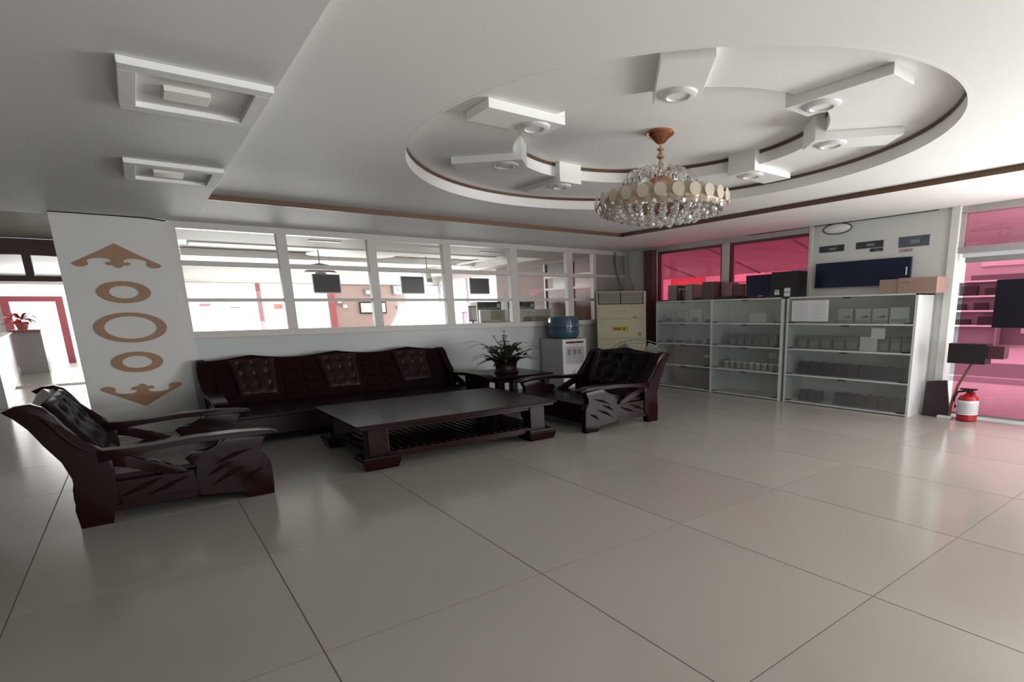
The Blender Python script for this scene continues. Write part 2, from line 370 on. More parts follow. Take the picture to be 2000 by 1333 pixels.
# storefront
sf = struct('wall_shopfront', MB().box(8.42, 8.56, -5.2, 3.02, 2.655, 2.745), M_band)
MB().box(8.42, 8.55, 2.97, 3.02, 2.20, 2.66).build('jamb', M_band, sf)
MB().box(8.40, 8.55, -5.2, 3.02, 2.155, 2.235, 0.004).build('transom_bar', mat('grey_transom', (0.36, 0.33, 0.35), 0.4), sf)
for y0, y1 in ((1.6, 2.97), (0.1, 1.55), (-1.4, 0.05)):
    MB().box(8.47, 8.476, y0, y1, 2.235, 2.655).build('pane', M_pinkdoor if y0 > 1 else M_glass, sf)
MB().box(8.44, 8.50, 0.75, 2.93, 2.035, 2.10, 0.004).build('door_rail', M_grey, sf)
dr = struct('door_1', MB().box(8.465, 8.475, 1.4, 2.92, 0.05, 2.035), M_pinkdoor)
MB().box(8.45, 8.49, 1.36, 1.40, 0.05, 2.035).build('stile', M_grey, dr)
MB().box(8.45, 8.49, 1.40, 2.92, 0.03, 0.05).build('bottom_rail', M_grey, dr)
# walls out of view that close the room
struct('wall_left', MB().box(-7.6, -7.5, -5.2, 29, 0, 3.2), M_wall)
struct('wall_front', MB().box(-7.5, -0.6, -5.3, -5.2, 0, 3.2).box(5.6, 8.6, -5.3, -5.2, 0, 3.2).box(-0.6, 5.6, -5.3, -5.2, 2.4, 3.2), mat('light_absorbing_brown', (0.16, 0.11, 0.09), 0.5, noise=0.1))  # unseen front wall, made dark brown to absorb bounced light
struct('wall_light_absorber', MB().box(-4.6, -4.5, -5.2, 9.0, 0, 2.745), mat('light_absorbing_brown', (0.16, 0.11, 0.09), 0.5, noise=0.1))  # added unseen dark wall that lowers the light on the left side

# ---------------------------------------------------------------- hall behind the partition
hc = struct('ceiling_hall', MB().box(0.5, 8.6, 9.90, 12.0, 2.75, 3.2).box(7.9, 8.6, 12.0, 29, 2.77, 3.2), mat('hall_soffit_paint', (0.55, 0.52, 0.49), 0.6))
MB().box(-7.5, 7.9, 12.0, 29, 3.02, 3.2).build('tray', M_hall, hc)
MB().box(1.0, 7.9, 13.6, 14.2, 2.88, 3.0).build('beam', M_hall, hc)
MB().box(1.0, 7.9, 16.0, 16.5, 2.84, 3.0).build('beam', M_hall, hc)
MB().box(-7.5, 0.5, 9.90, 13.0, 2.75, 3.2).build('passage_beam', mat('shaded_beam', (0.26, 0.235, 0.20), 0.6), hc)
MB().lathe([(0.9, 3.0), (1.0, 2.93), (0.001, 2.93)], 4.3, 15.2, 40).build('disc_panel', M_hall, hc, smooth=True)
# far wall at the back of the hall
fwl = struct('wall_far', MB().box(0.6, 8.6, 20.0, 20.15, 2.46, 3.1).box(4.95, 7.25, 20.0, 20.15, 0, 2.46), M_pinkwall)
MB().box(0.6, 8.6, 19.97, 20.0, 2.47, 3.1).build('fascia', M_hall, fwl)
MB().box(0.6, 4.95, 19.99, 20.14, 0, 0.85).build('sill_wall', M_wall, fwl)
MB().box(0.6, 8.6, 19.95, 20.0, 2.452, 2.468).build('cornice_line', M_grey, fwl)
wf = struct('window_4', MB().box(2.87, 2.97, 19.95, 20.1, 0.85, 2.45), M_redtimber)
MB().box(4.80, 4.98, 19.93, 20.1, 0, 2.45).build('post', M_redtimber, wf)
MB().box(0.62, 2.87, 20.03, 20.04, 0.87, 2.45).build('pane', M_glass, wf)
MB().box(2.97, 4.80, 20.03, 20.04, 0.87, 2.45).build('pane', M_glass, wf)
MB().box(7.27, 8.58, 20.03, 20.04, 0.05, 2.45).build('pane', M_glass, wf)
struct('wall_divider', MB().box(0.5, 0.6, 20.1, 28.9, 0, 3.1), M_wall)
# side wall of the hall with timber doors, then an open glazed stretch
sw = struct('wall_hall_side', MB().box(8.42, 8.55, 12.99, 15.6, 0, 2.77).box(8.42, 8.55, 9.9, 10.85, 0, 2.77).box(8.42, 8.55, 10.85, 12.99, 2.70, 2.77), M_sidewall)
d3 = struct('door_3', MB().box(8.40, 8.50, 12.94, 13.0, 0, 2.70).box(8.40, 8.50, 11.72, 11.98, 0, 2.70).box(8.40, 8.50, 10.86, 10.93, 0, 2.70).box(8.40, 8.50, 10.93, 12.94, 2.34, 2.40).box(8.40, 8.50, 10.93, 12.94, 2.04, 2.09), M_frame)
for y0, y1, z0, z1, m in ((11.98, 12.94, 2.40, 2.70, 'M'), (10.93, 11.72, 2.40, 2.70, 'R'), (11.98, 12.94, 0, 2.04, 'R'), (10.93, 11.72, 0, 2.04, 'R'), (12.62, 12.94, 2.09, 2.34, 'R')):
    MB().box(8.44, 8.47, y0, y1, z0, z1).build('door_panel', M_maroon if m == 'R' else M_black, d3)
MB().box(8.44, 8.45, 11.98, 12.62, 2.09, 2.34).build('pane', mat('grey_pane', (0.35, 0.33, 0.32), 0.2), d3)
MB().box(8.44, 8.45, 10.93, 11.72, 2.09, 2.34).build('pane', mat('rose_pane', (0.32, 0.20, 0.18), 0.2), d3)
struct('window_5', MB().box(8.44, 8.5, 15.6, 15.7, 0, 2.77).box(8.44, 8.5, 19.9, 20.0, 0, 2.77).box(8.44, 8.5, 15.7, 19.9, 2.6, 2.77).box(8.44, 8.5, 17.7, 17.8, 0, 2.6), M_frame)

# left passage: arched transom, far glazed door
M_trans = mat('dark_brown_transom', (0.085, 0.055, 0.055), 0.45, noise=0.1)
tr = struct('window_6', MB().box(-5.0, 0.5, 13.0, 13.12, 2.60, 2.745).box(-5.0, 0.5, 13.0, 13.12, 2.10, 2.185).box(-1.20, -1.10, 13.0, 13.12, 2.185, 2.60).box(-5.0, -2.2, 13.0, 13.12, 2.185, 2.60).box(0.3, 0.5, 13.0, 13.12, 2.185, 2.6), M_trans)
arch = [(-1.10, 2.60)]+[(-1.10+1.4*k/12, 2.50-0.16*(k/12)**2) for k in range(13)]+[(0.3, 2.60)]
MB().prism(arch, 13.01, 13.11, 'y').build('arch_head', M_trans, tr)
arch = [(-1.20, 2.60)]+[(-1.20-1.0*k/12, 2.505-0.12*(k/12)**2) for k in range(13)]+[(-2.2, 2.60)]
MB().prism(arch, 13.01, 13.11, 'y').build('arch_head', M_trans, tr)
MB().box(-2.2, 0.3, 13.05, 13.056, 2.185, 2.6).build('pane', M_glass, tr)
d4 = struct('door_4', MB().box(-3.35, -3.15, 28.0, 28.15, 0, 2.12).box(-2.02, -1.82, 28.0, 28.15, 0, 2.12).box(-3.35, -1.82, 28.0, 28.15, 2.12, 2.3), M_redtimber)
MB().box(-3.15, -2.02, 28.06, 28.07, 0, 2.12).build('pane', M_glass, d4)
struct('wall_passage_end', MB().box(-7.5, -3.35, 28.2, 28.3, 0, 3.2).box(-3.35, 0.6, 28.2, 28.3, 2.7, 3.2), M_wall)

# ---------------------------------------------------------------- wooden seating
REAR = [(-.61,0),(-.62,.14),(-.60,.23),(-.61,.29),(-.585,.38),(-.63,.507),(-.70,.64),(-.745,.77),(-.80,.85),(-.865,.895)]
FRONT = [(-.80,.925),(-.72,.935),(-.66,.90),(-.62,.84),(-.575,.75),(-.50,.64),(-.42,.57),(-.36,.50),(-.37,.40),(-.38,.25),(-.36,.14),(-.42,.11),(-.43,0)]
def interp(pts, t):
    t = max(0, min(0.99999, t))*(len(pts)-1); i = int(t); f = t-i
    return tuple(pts[i][k]*(1-f)+pts[i+1][k]*f for k in range(len(pts[0])))
SC = [(-.40,.33),(-.45,.42),(-.505,.52),(-.565,.62),(-.62,.72),(-.665,.81),(-.70,.88),(-.735,.92)]
def seating(name, W, D, humps, label, cat, loc, rz):
    t = thing(name, loc, label, cat, None, rz); h = W/2
    S = lambda pts: [(x*D, z) for x, z in pts]
    for s in (-1, 1):
        y0, y1 = sorted((s*h, s*(h-0.10)))
        bp = MB().prism(S(REAR+FRONT), y0, y1, 'y', 0.012).build('back_post', M_wood, t, smooth=True)
        # carved relief line on the outer face of the post
        yy = s*(h+0.004)
        MB().tube([(x*D, yy, z) for x, z in ((-.70,.86),(-.655,.80),(-.60,.70),(-.545,.62),(-.47,.55))], [0.004,0.012,0.014,0.012,0.004], 6).build('carved_rib', M_wood, bp, smooth=True)
        a0, a1 = sorted((s*(h+0.02), s*(h-0.13)))
        arm_top = [(-.44,.56),(-.29,.553),(-.12,.556),(.14,.575),(.41,.575),(.58,.566),(.68,.552),(.705,.538)]
        arm_bot = [(.70,.52),(.62,.512),(.41,.528),(.14,.53),(-.12,.512),(-.29,.495),(-.44,.47)]
        MB().prism(S(arm_top+arm_bot), a0, a1, 'y', 0.012).build('armrest', M_wood, t, smooth=True)
        b0, b1 = sorted((s*(h-0.005), s*(h-0.10)))
        sup = [(.60,.53),(.615,.49),(.565,.44),(.56,.37),(.60,.345),(.63,.29),(.632,.15),(.62,.10),(.622,0),(.43,0),(.40,.075),(.10,.085),(.12,.20),(.10,.30),(.14,.34),(.08,.37),(.055,.41),(.10,.445),(.20,.44),(.27,.47),(.33,.53)]
        fp = MB().prism(S(sup), b0, b1, 'y', 0.010).build('front_post', M_wood, t, smooth=True)
        for (xa, za, xb, zb) in ((.20,.16,.44,.28),(.24,.33,.50,.42),(.18,.24,.36,.33),(.42,.15,.56,.24)):
            MB().tube([(xa*D, s*(h-0.003), za), ((xa+xb)/2*D, s*(h+0.006), (za+zb)/2+.012), (xb*D, s*(h-0.003), zb)], [0.003,0.018,0.003], 6).build('carved_leaf', M_wood, fp, smooth=True)
        c0, c1 = sorted((s*(h-0.015), s*(h-0.075)))
        sr = MB().box(-.45*D, .30*D, c0, c1, 0.085, 0.31, 0.006).build('side_rail', M_wood, t)
        for z in (0.115, 0.145):
            MB().box(-.36*D, .12*D, *sorted((s*(h-0.016), s*(h-0.004))), z-0.006, z+0.006, 0.003).build('moulding', M_wood, sr)
        for (xa, za, xb, zb) in ((-.36,.19,-.10,.29),(-.20,.17,.06,.27)):
            MB().tube([(xa*D, s*(h-0.016), za), ((xa+xb)/2*D, s*(h-0.008), (za+zb)/2), (xb*D, s*(h-0.016), zb)], [0.004,0.02,0.004], 6).build('carved_leaf', M_wood, sr, smooth=True)
        br = [(-.40,.52),(-.30,.49),(-.20,.44),(-.12,.43),(-.05,.375),(.03,.35),(.08,.29),(-.02,.29),(-.10,.31),(-.18,.36),(-.28,.40),(-.38,.43)]
        MB().prism(S(br), c0, c1, 'y', 0.008).build('brace', M_wood, t, smooth=True)
    MB().box(-.52*D, .585*D, -h+.06, h-.06, 0.31, 0.352, 0.012).build('seat', M_wood, t)
    ap = MB().box(.545*D, .575*D, -h+.09, h-.09, 0.10, 0.31, 0.004).build('front_apron', M_wood, t)
    MB().box(-.50*D, -.47*D, -h+.09, h-.09, 0.12, 0.33, 0.004).build('rear_apron', M_wood, t)
    # back board with a waved crest
    n = 24*humps; P0 = []; P1 = []
    def top(u):
        v = (u*humps) % 1.0; return 0.895+0.045*math.exp(-((v-0.5)/0.27)**2)+0.012*math.exp(-((v-0.5)/0.08)**2)
    def bp_(u, k, off):
        x, z = interp(SC, k/10); z = 0.33+(z-0.33)*(top(u)-0.33)/0.59
        x2, z2 = interp(SC, min(1, k/10+0.02)); x1, z1 = interp(SC, max(0, k/10-0.02))
        d = math.hypot(x2-x1, z2-z1); return (x*D+off*(z2-z1)/d, z-off*(x2-x1)/d)
    for j in range(n+1):
        u = j/n; y = (-h+0.07)+(W-0.14)*u
        P0.append([(bp_(u, k, .025)[0], y, bp_(u, k, .025)[1]) for k in range(11)]+[(bp_(u, k, -.025)[0], y, bp_(u, k, -.025)[1]) for k in range(10, -1, -1)])
    mb = MB(); mb.grid(P0); mb.bm.faces.new([mb.bm.verts.new(p) for p in P0[0]]); mb.bm.faces.new([mb.bm.verts.new(p) for p in P0[-1]])
    bk = mb.build('backrest', M_wood, t, smooth=True)
    cw = W*0.70 if humps == 1 else 0.56
    for hmp in range(humps):
        yc = (-h+0.07)+(W-0.14)*(hmp+0.5)/humps
        # tufted pad
        nu, nv = 28, 24; rows = []
        for i in range(nu+1):
            row = []
            for k in range(nv+1):
                u, v = i/nu, k/nv; yy = yc+(u-.5)*cw*(0.86+0.14*v)
                e = (1-abs(2*u-1)**6)*(1-abs(2*v-1)**6); hh = (0.075 if humps > 1 else 0.05)*math.sqrt(max(e, 0))
                for bi in (0.2, 0.5, 0.8):
                    for bj in (0.22, 0.5, 0.78): hh -= 0.045*math.exp(-(((u-bi)/0.055)**2+((v-bj)/0.06)**2))
                hh -= 0.012*(abs(math.sin((u*3+v*3)*PI*0.9))**8+abs(math.sin((u*3-v*3)*PI*0.9))**8)*e
                x, z = bp_(0.5/humps, 1.2+v*7.2, .024+max(hh, 0.0))
                row.append((x, yy, z))
            rows.append(row)
        MB().grid(rows).build('cushion', M_leather if humps > 1 else M_leather2, t, smooth=True, label='button-tufted brown leather back pad')
    if humps > 1:                       # framed blocks between the pads
        for b in range(humps+1):
            yc = (-h+0.07)+(W-0.14)*b/humps
            for dy in ((-0.14, 0.14) if 0 < b < humps else ((0.18,) if b == 0 else (-0.18,))):
                for k0, k1 in ((1.2, 3.0), (3.4, 5.2), (5.6, 7.2)):
                    p0 = bp_(0, k0, .02); p1 = bp_(0, k1, .02); q0 = bp_(0, k0+.15, .045); q1 = bp_(0, k1-.15, .045); w_ = 0.09
                    MB().hull8([(p0[0], yc+dy-w_, p0[1]), (q0[0], yc+dy-w_+.01, q0[1]), (q0[0], yc+dy+w_-.01, q0[1]), (p0[0], yc+dy+w_, p0[1]),
                                (p1[0], yc+dy-w_, p1[1]), (q1[0], yc+dy-w_+.01, q1[1]), (q1[0], yc+dy+w_-.01, q1[1]), (p1[0], yc+dy+w_, p1[1])], 0.004).build('back_block', M_wood, bk)
    return t
seating('armchair', 1.60, 1.0, 1, 'dark carved wooden armchair at the far left, seen side on, back to the passage', 'armchair', (0.08, 6.30, 0), 0)
seating('armchair', 1.60, 1.0, 1, 'dark carved wooden armchair between coffee table and display cabinets', 'armchair', (4.71, 6.30, 0), PI)
seating('sofa', 3.46, 1.28, 3, 'dark carved wooden three-seat sofa with tufted leather pads below the glazed partition', 'sofa', (2.27, 8.56, 0), -PI/2)

# ---------------------------------------------------------------- coffee table
ct = thing('coffee_table', (2.58, 6.42, 0), 'long dark wooden coffee table with slatted lower shelf in front of the sofa', 'table')
A, B = 1.14, 0.84
MB().box(-A, A, -B, B, 0.435, 0.46, 0.008).build('tabletop', M_woodtop, ct)
MB().box(-A+.03, A-.03, -B+.03, B-.03, 0.405, 0.436, 0.006).build('top_moulding', M_wood, ct)
for sx in (-1, 1):
    for sy in (-1, 1):
        lg = MB().box(*sorted((sx*(A-.12), sx*(A-.32))), *sorted((sy*(B-.10), sy*(B-.28))), 0.10, 0.408, 0.008).build('leg', M_wood, ct)
        x0, x1 = sorted((sx*(A-.02), sx*(A-.40))); y0, y1 = sorted((sy*(B-.0), sy*(B-.34)))
        ft = [(x0+.03,y0+.03,0),(x1-.03,y0+.03,0),(x1-.03,y1-.03,0),(x0+.03,y1-.03,0),(x0,y0,.10),(x1,y0,.10),(x1,y1,.10),(x0,y1,.10)]
        MB().hull8(ft, 0.008).build('foot', M_wood, lg)
        MB().box(x0+.02, x1-.02, y0+.02, y1-.02, 0.10, 0.13, 0.006).build('collar', M_wood, lg)
for s in (-1, 1):
    MB().box(-A+.3, A-.3, *sorted((s*(B-.08), s*(B-.16))), 0.09, 0.155, 0.005).build('shelf_rail', M_wood, ct)
    MB().box(*sorted((s*(A-.12), s*(A-.2))), -B+.25, B-.25, 0.09, 0.155, 0.005).build('shelf_rail', M_wood, ct)
    MB().box(-A+.3, A-.3, *sorted((s*(B-.12), s*(B-.15))), 0.36, 0.408, 0.004).build('apron', M_wood, ct)
sl = MB().box(-0.022, 0.022, -B+.14, B-.14, 0.135, 0.16, 0.004).build('slat', M_wood, ct)
for k in range(22):
    o = sl if k == 0 else sl.copy()
    if k: COL.objects.link(o)
    o.parent = ct; o.location = (-A+.27+k*(2*A-.54)/21, 0, 0)
# side table
st = thing('side_table', (4.62, 8.42, 0), 'square dark wooden side table in the corner carrying the vase', 'table')
MB().box(-.52, .52, -.64, .64, 0.49, 0.52, 0.008).build('tabletop', M_woodtop, st)
MB().box(-.47, .47, -.59, .59, 0.42, 0.491, 0.004).build('apron', M_wood, st)
for sx in (-1, 1):
    for sy in (-1, 1):
        MB().box(*sorted((sx*.47, sx*.36)), *sorted((sy*.59, sy*.46)), 0, 0.43, 0.008).build('leg', M_wood, st)
MB().box(-.42, .42, -.54, .54, 0.12, 0.15, 0.004).build('lower_shelf', M_wood, st)

# ---------------------------------------------------------------- vase with flowers
vs = thing('vase_of_flowers', (4.60, 8.38, 0.52), 'dark red trumpet vase of thin leaves and pale flowers on the side table', 'vase')
MB().lathe([(0.001,0.0),(0.20,0.0),(0.205,0.015),(0.18,0.05),(0.175,0.11),(0.185,0.165),(0.22,0.205),(0.30,0.232),(0.33,0.236),(0.31,0.240),(0.20,0.21),(0.16,0.12),(0.15,0.03),(0.001,0.02)], n=32, sx=1.0, sy=1.0).build('vase', M_vase, vs, smooth=True)
rng = random.Random(3)
def strap(mb, a, L, z0, rise, droop, wd):
    pts = []
    for k in range(9):
        t = k/8; r = 0.05+L*t; pts.append((r*math.cos(a), r*math.sin(a), z0+rise*math.sin(t*PI*0.62)-droop*t*t))
    d = (-math.sin(a), math.cos(a)); rows = []
    for k, p in enumerate(pts):
        ww = wd*math.sin(PI*min(1, 0.12+k/8*0.86))+0.002
        rows.append([(p[0]-d[0]*ww, p[1]-d[1]*ww, p[2]+0.004), p, (p[0]+d[0]*ww, p[1]+d[1]*ww, p[2]+0.004)])
    mb.grid(rows)
for k in range(30):
    a = 2*PI*k/30+rng.uniform(-.1, .1); mb = MB(); low = k % 2 == 0
    strap(mb, a, rng.uniform(.42, .62), 0.19, rng.uniform(.04, .12) if low else rng.uniform(.15, .34), rng.uniform(.0, .12), rng.uniform(.026, .045))
    mb.build('leaf', M_green, vs, smooth=True)
for k in range(13):
    a = rng.uniform(0, 2*PI); r = rng.uniform(.0, .42); z = rng.uniform(.26, .50)+(0.42-r)*.45
    st_ = MB().tube([(0.03*math.cos(a), 0.03*math.sin(a), .16), (r*.5*math.cos(a), r*.5*math.sin(a), .16+(z-.16)*.65), (r*math.cos(a), r*math.sin(a), z)], 0.006, 5).build('stem', M_green, vs)
    mb = MB(); c = Vector((r*math.cos(a), r*math.sin(a), z))
    for q in range(6):
        b = q*PI/3+a; e = c+Vector((.05*math.cos(b), .05*math.sin(b), .018)); n_ = Vector((-math.sin(b), math.cos(b), 0))*.022
        mb.quad(c, c+(e-c)*.6+n_, e, c+(e-c)*.6-n_)
    mb.build('flower', M_petal if k % 3 else M_green, st_)
for k in range(26):
    a = rng.uniform(0, 2*PI); L_ = rng.uniform(.08, .30); z = rng.uniform(.22, .42); c = Vector((L_*math.cos(a), L_*math.sin(a), z))
    mb = MB()
    for q in range(5):
        b = a+rng.uniform(-1.3, 1.3); e = c+Vector((.13*math.cos(b), .13*math.sin(b), rng.uniform(-.01, .07))); n_ = Vector((-math.sin(b), math.cos(b), 0))*.036
        mb.quad(c, c+(e-c)*.5+n_, e, c+(e-c)*.5-n_)
    mb.build('leaf_spray', M_green, vs)

# ---------------------------------------------------------------- water dispenser and bottle
wd = thing('water_dispenser', (6.40, 9.32, 0), 'white floor-standing water dispenser in front of the partition, red tap strip on top', 'water dispenser')
MB().box(-.28, .28, -.37, .37, 0.0, 0.98, 0.02).build('body', mat('dispenser_grey', (0.42, 0.43, 0.43), 0.4), wd)
fr = MB().box(-.275, .285, -.40, -.36, 0.06, 0.975, 0.015).build('front_panel', M_white, wd)
MB().box(-.20, .21, -.410, -.397, 0.895, 0.93, 0.003).build('tap_strip', mat('dark_red_strip', (0.10, 0.01, 0.015), 0.3), fr)
MB().lathe([(0.001,-.006),(0.012,0),(0.001,.006)], 0.02, -.414, 8).build('lamp_dot', M_white, fr, loc=(0, 0, 0.912))
MB().box(-.21, .22, -.404, -.398, 0.50, 0.83, 0.003).build('tap_recess', mat('pale_grey_recess', (0.50, 0.51, 0.53), 0.5), fr)
for x in (-.13, .0, .11): MB().box(x-.025, x+.025, -.425, -.402, 0.68, 0.78, 0.004).build('tap', mat('tap_grey', (0.3, 0.3, 0.31), 0.4), fr)
MB().box(-.21, .22, -.404, -.398, 0.10, 0.46, 0.003).build('cupboard_door', M_white, fr)
lg = MB()
lg.prism([(-.10,.33),(-.03,.36),(.0,.375),(-.02,.35),(-.07,.335)], -.410, -.403, 'y'); lg.prism([(-.10,.30),(.0,.31),(.10,.335),(.02,.322)], -.410, -.403, 'y'); lg.prism([(-.05,.27),(.06,.285),(.09,.30),(.0,.29)], -.410, -.403, 'y')
lg.build('printed_mark', M_black, fr)
bt = thing('water_bottle', (6.42, 9.30, 0.98), 'large blue water bottle upside down on the dispenser', 'bottle')
MB().lathe([(0.001,0),(0.22,0.0),(0.25,0.015),(0.28,0.05),(0.288,0.10),(0.29,0.17),(0.275,0.185),(0.275,0.20),(0.292,0.215),(0.292,0.34),(0.28,0.40),(0.23,0.425),(0.001,0.43)], n=32, sy=1.15).build('bottle_body', M_blue, bt, smooth=True)
MB().tube([(0.06,-.325,.25),(0.09,-.35,.25),(0.24,-.29,.25),(0.25,-.24,.25)], 0.016, 8).build('handle', mat('pale_blue', (0.16, 0.24, 0.34), 0.3), bt, smooth=True)

# ---------------------------------------------------------------- standing air conditioner (diagonal in the corner)
ax = thing('air_conditioner', (7.72, 9.05, 0), 'cream floor-standing air conditioner across the back corner, louvres on top', 'air conditioner', rz=math.atan2(-0.72, 0.71))
MB().box(-.505, .505, -.13, .22, 0, 1.88, 0.02).build('body', M_cream, ax)
gr = MB().box(-.47, .46, -.14, -.12, 1.62, 1.855, 0.004).build('grille', M_black, ax)
for k in range(7):
    z = 1.64+k*0.031
    MB().hull8([(-.45,-.152,z-.003),(.44,-.152,z-.003),(.44,-.138,z+.003),(-.45,-.138,z+.003),(-.45,-.152,z+.016),(.44,-.152,z+.016),(.44,-.138,z+.022),(-.45,-.138,z+.022)]).build('louvre', mat('louvre_grey', (0.42, 0.41, 0.36), 0.4), gr)
for x in (-.005,): MB().box(x-.012, x+.012, -.152, -.14, 1.63, 1.85).build('grille_rib', M_black, gr)
for z in (1.33, 0.93): MB().box(-.49, .49, -.133, -.128, z-.004, z+.004).build('seam', M_grey, ax)
MB().box(-.18, .15, -.134, -.129, 1.085, 1.17).build('sticker', M_yellow, ax, label='yellow rating sticker')
mb = MB()
for k in range(4): mb.box(-.16+k*.04, -.135+k*.04, -.136, -.133, 1.10+.01*(k % 2), 1.15)
mb.box(.04, .07, -.136, -.133, 1.10, 1.155); mb.build('sticker_print', mat('brown_print', (0.12, 0.07, 0.02), 0.6), ax)
mb = MB()
for k in range(7): mb.box(-.12+k*.035, -.095+k*.035, -.134, -.130, 1.475, 1.492)
mb.build('faint_lettering', mat('faint_grey_print', (0.36, 0.34, 0.26), 0.6), ax)
MB().prism([(.22,1.36),(.28,1.375),(.34,1.36),(.28,1.34)], -.135, -.130, 'y').build('badge', M_grey, ax)
MB().box(.34, .41, -.134, -.129, 0.98, 1.05).build('badge', M_grey, ax)
for k, (y, bend) in enumerate(((9.66, 0), (9.45, .05))):
    tag(MB().tube([(8.10+.16*k, y, 2.72), (8.11+.16*k, y, 2.45), (8.16+.14*k, y-.02, 2.2), (8.23+.1*k, y-.1, 2.0), (8.22+.08*k, y-.12, 1.85)], 0.022-0.006*k, 8).build('pipe', mat('grey_lagging', (0.33, 0.32, 0.31), 0.6), smooth=True),
        ('thicker grey conduit' if k == 0 else 'thinner grey conduit')+' running down the corner to the air conditioner', 'pipe')

# ---------------------------------------------------------------- standing fan behind the right armchair
fn = thing('standing_fan', (6.86, 7.62, 0), 'grey round fan half hidden behind the right armchair', 'fan', rz=math.radians(-42))
MB().lathe([(0.001,0.03),(0.10,0.03),(0.26,0.015),(0.28,0.0),(0.001,0.0)], n=28).build('base', M_grey, fn, smooth=True)
MB().tube([(0, 0, 0.02), (0, 0, 0.60)], 0.022, 10).build('pole', M_grey, fn, smooth=True)
mb = MB(); RF, ZF = 0.50, 0.245
def fp(r, a, yo): return (RF*r*math.cos(a), -0.10+yo, 0.735+ZF*r*math.sin(a))
for r, yo in ((1, 0), (.75, -.03), (.5, -.05), (.25, -.06), (.8, .06)):
    mb.tube([fp(r, 2*PI*k/28, yo) for k in range(29)], 0.007 if r == 1 else 0.003, 5, cap=False)
for k in range(24):
    a = 2*PI*k/24; mb.tube([fp(.15, a, -.062), fp(.5, a, -.052), fp(.8, a, -.028), fp(1, a, 0)], 0.0025, 4)
mb.build('guard', mat('fan_guard', (0.16, 0.17, 0.16), 0.4, metal=0.5), fn)
for k in range(3):
    a0 = 2*PI*k/3; rows = [[(lambda p: (p[0], p[1]+.02*math.sin(j), p[2]))(fp(r, a0+j*.35*(.6+r*.5), -.01)) for j in range(4)] for r in (.15, .45, .7, .88)]
    MB().grid(rows).build('blade', mat('fan_blade', (0.18, 0.19, 0.18), 0.3), fn, smooth=True)
MB().tube([(0, -.08, .735), (0, .12, .735)], [0.06, 0.05], 14, ry=[0.05, 0.04]).build('motor', M_grey, fn, smooth=True)
# ---------------------------------------------------------------- chandelier
CHX, CHY = 3.88, 3.97
ch = thing('chandelier', (CHX, CHY, Z4), 'crystal chandelier with copper canopy hanging from the middle of the ceiling circles', 'chandelier')
EX, EY = 0.93, 1.08
MB().lathe([(0.118,0),(0.125,-.02),(0.115,-.035),(0.075,-.06),(0.045,-.09),(0.02,-.105),(0.001,-.106)], n=32, sx=EX, sy=EY).build('canopy', M_copper, ch, smooth=True)
MB().lathe([(0.012,-.10),(0.012,-.13),(0.034,-.14),(0.034,-.15),(0.014,-.165),(0.02,-.18),(0.035,-.20),(0.035,-.215),(0.012,-.235),(0.02,-.26),(0.018,-.31),(0.04,-.33),(0.02,-.35),(0.03,-.40),(0.04,-.47),(0.05,-.50)], n=20, sx=EX, sy=EY).build('stem', M_brass, ch, smooth=True)
MB().lathe([(0.06,-.38),(0.11,-.41),(0.13,-.47),(0.12,-.50),(0.001,-.505)], n=24, sx=EX, sy=EY).build('hub', M_copper, ch, smooth=True)
MB().lathe([(0.54,-.60),(0.56,-.61),(0.54,-.62),(0.50,-.61)], n=48, sx=EX, sy=EY, cap=False).build('ring_frame', M_brass, ch, smooth=True)
for k in range(8):
    a = 2*PI*k/8; MB().tube([(.1*EX*math.cos(a), .1*EY*math.sin(a), -.49), (.35*EX*math.cos(a), .35*EY*math.sin(a), -.58), (.53*EX*math.cos(a), .53*EY*math.sin(a), -.61)], 0.008, 6).build('spoke', M_brass, ch)
loopm = None
for k in range(28):
    a = 2*PI*k/28
    if loopm is None:
        pts = [(0.06, 0, -.46), (0.12, 0, -.37), (0.21, 0, -.335), (0.30, 0, -.365), (0.345, 0, -.43), (0.33, 0, -.48)]
        o = MB().tube(pts, 0.011, 6).build('crystal_arm', M_crystal, ch, smooth=True); loopm = o.data
    else:
        o = bpy.data.objects.new('crystal_arm', loopm); COL.objects.link(o); o.parent = ch
    s_ = 1.0 if k % 2 else 0.78
    o.rotation_euler = (0, 0, a); o.scale = (s_, s_, 1.0 if k % 2 else .92)
# frosted shell petals
pm = None
NPT = 26
for k in range(NPT):
    a = 2*PI*k/NPT
    r_ = 0.575; x, y = r_*EX*math.cos(a), r_*EY*math.sin(a)
    if pm is None:
        rows = []
        for i in range(7):
            v = i/6; row = []
            for j in range(7):
                u = j/6-.5; wv = 0.072*math.sin(PI*(0.20+0.66*v))+0.010
                row.append((0.03*math.sin(PI*v)-0.09*(v-.3)*(1 if v > .3 else 0)-.02*abs(u)*2, u*2*wv, 0.088-0.17*(1-v)))
            rows.append(row)
        mb = MB(); mb.grid(rows); o = mb.build('petal', M_amber, ch, smooth=True); pm = o.data
        mb = MB(); c = []
        mb.bm.faces.new([mb.bm.verts.new((0.040, 0.052*math.cos(q*PI/8), 0.004+0.054*math.sin(q*PI/8))) for q in range(16)])
        od = mb.build('shell_disc', M_shell, o); dm = od.data
    else:
        o = bpy.data.objects.new('petal', pm); COL.objects.link(o); o.parent = ch
        od = bpy.data.objects.new('shell_disc', dm); COL.objects.link(od); od.parent = o
    o.location = (x, y, -.605); o.rotation_euler = (0, 0, a)
cm = MB()
cm.lathe([(0.001,.042),(0.028,.020),(0.036,0),(0.026,-.026),(0.001,-.046)], n=7)
base_c = None; nC = 0
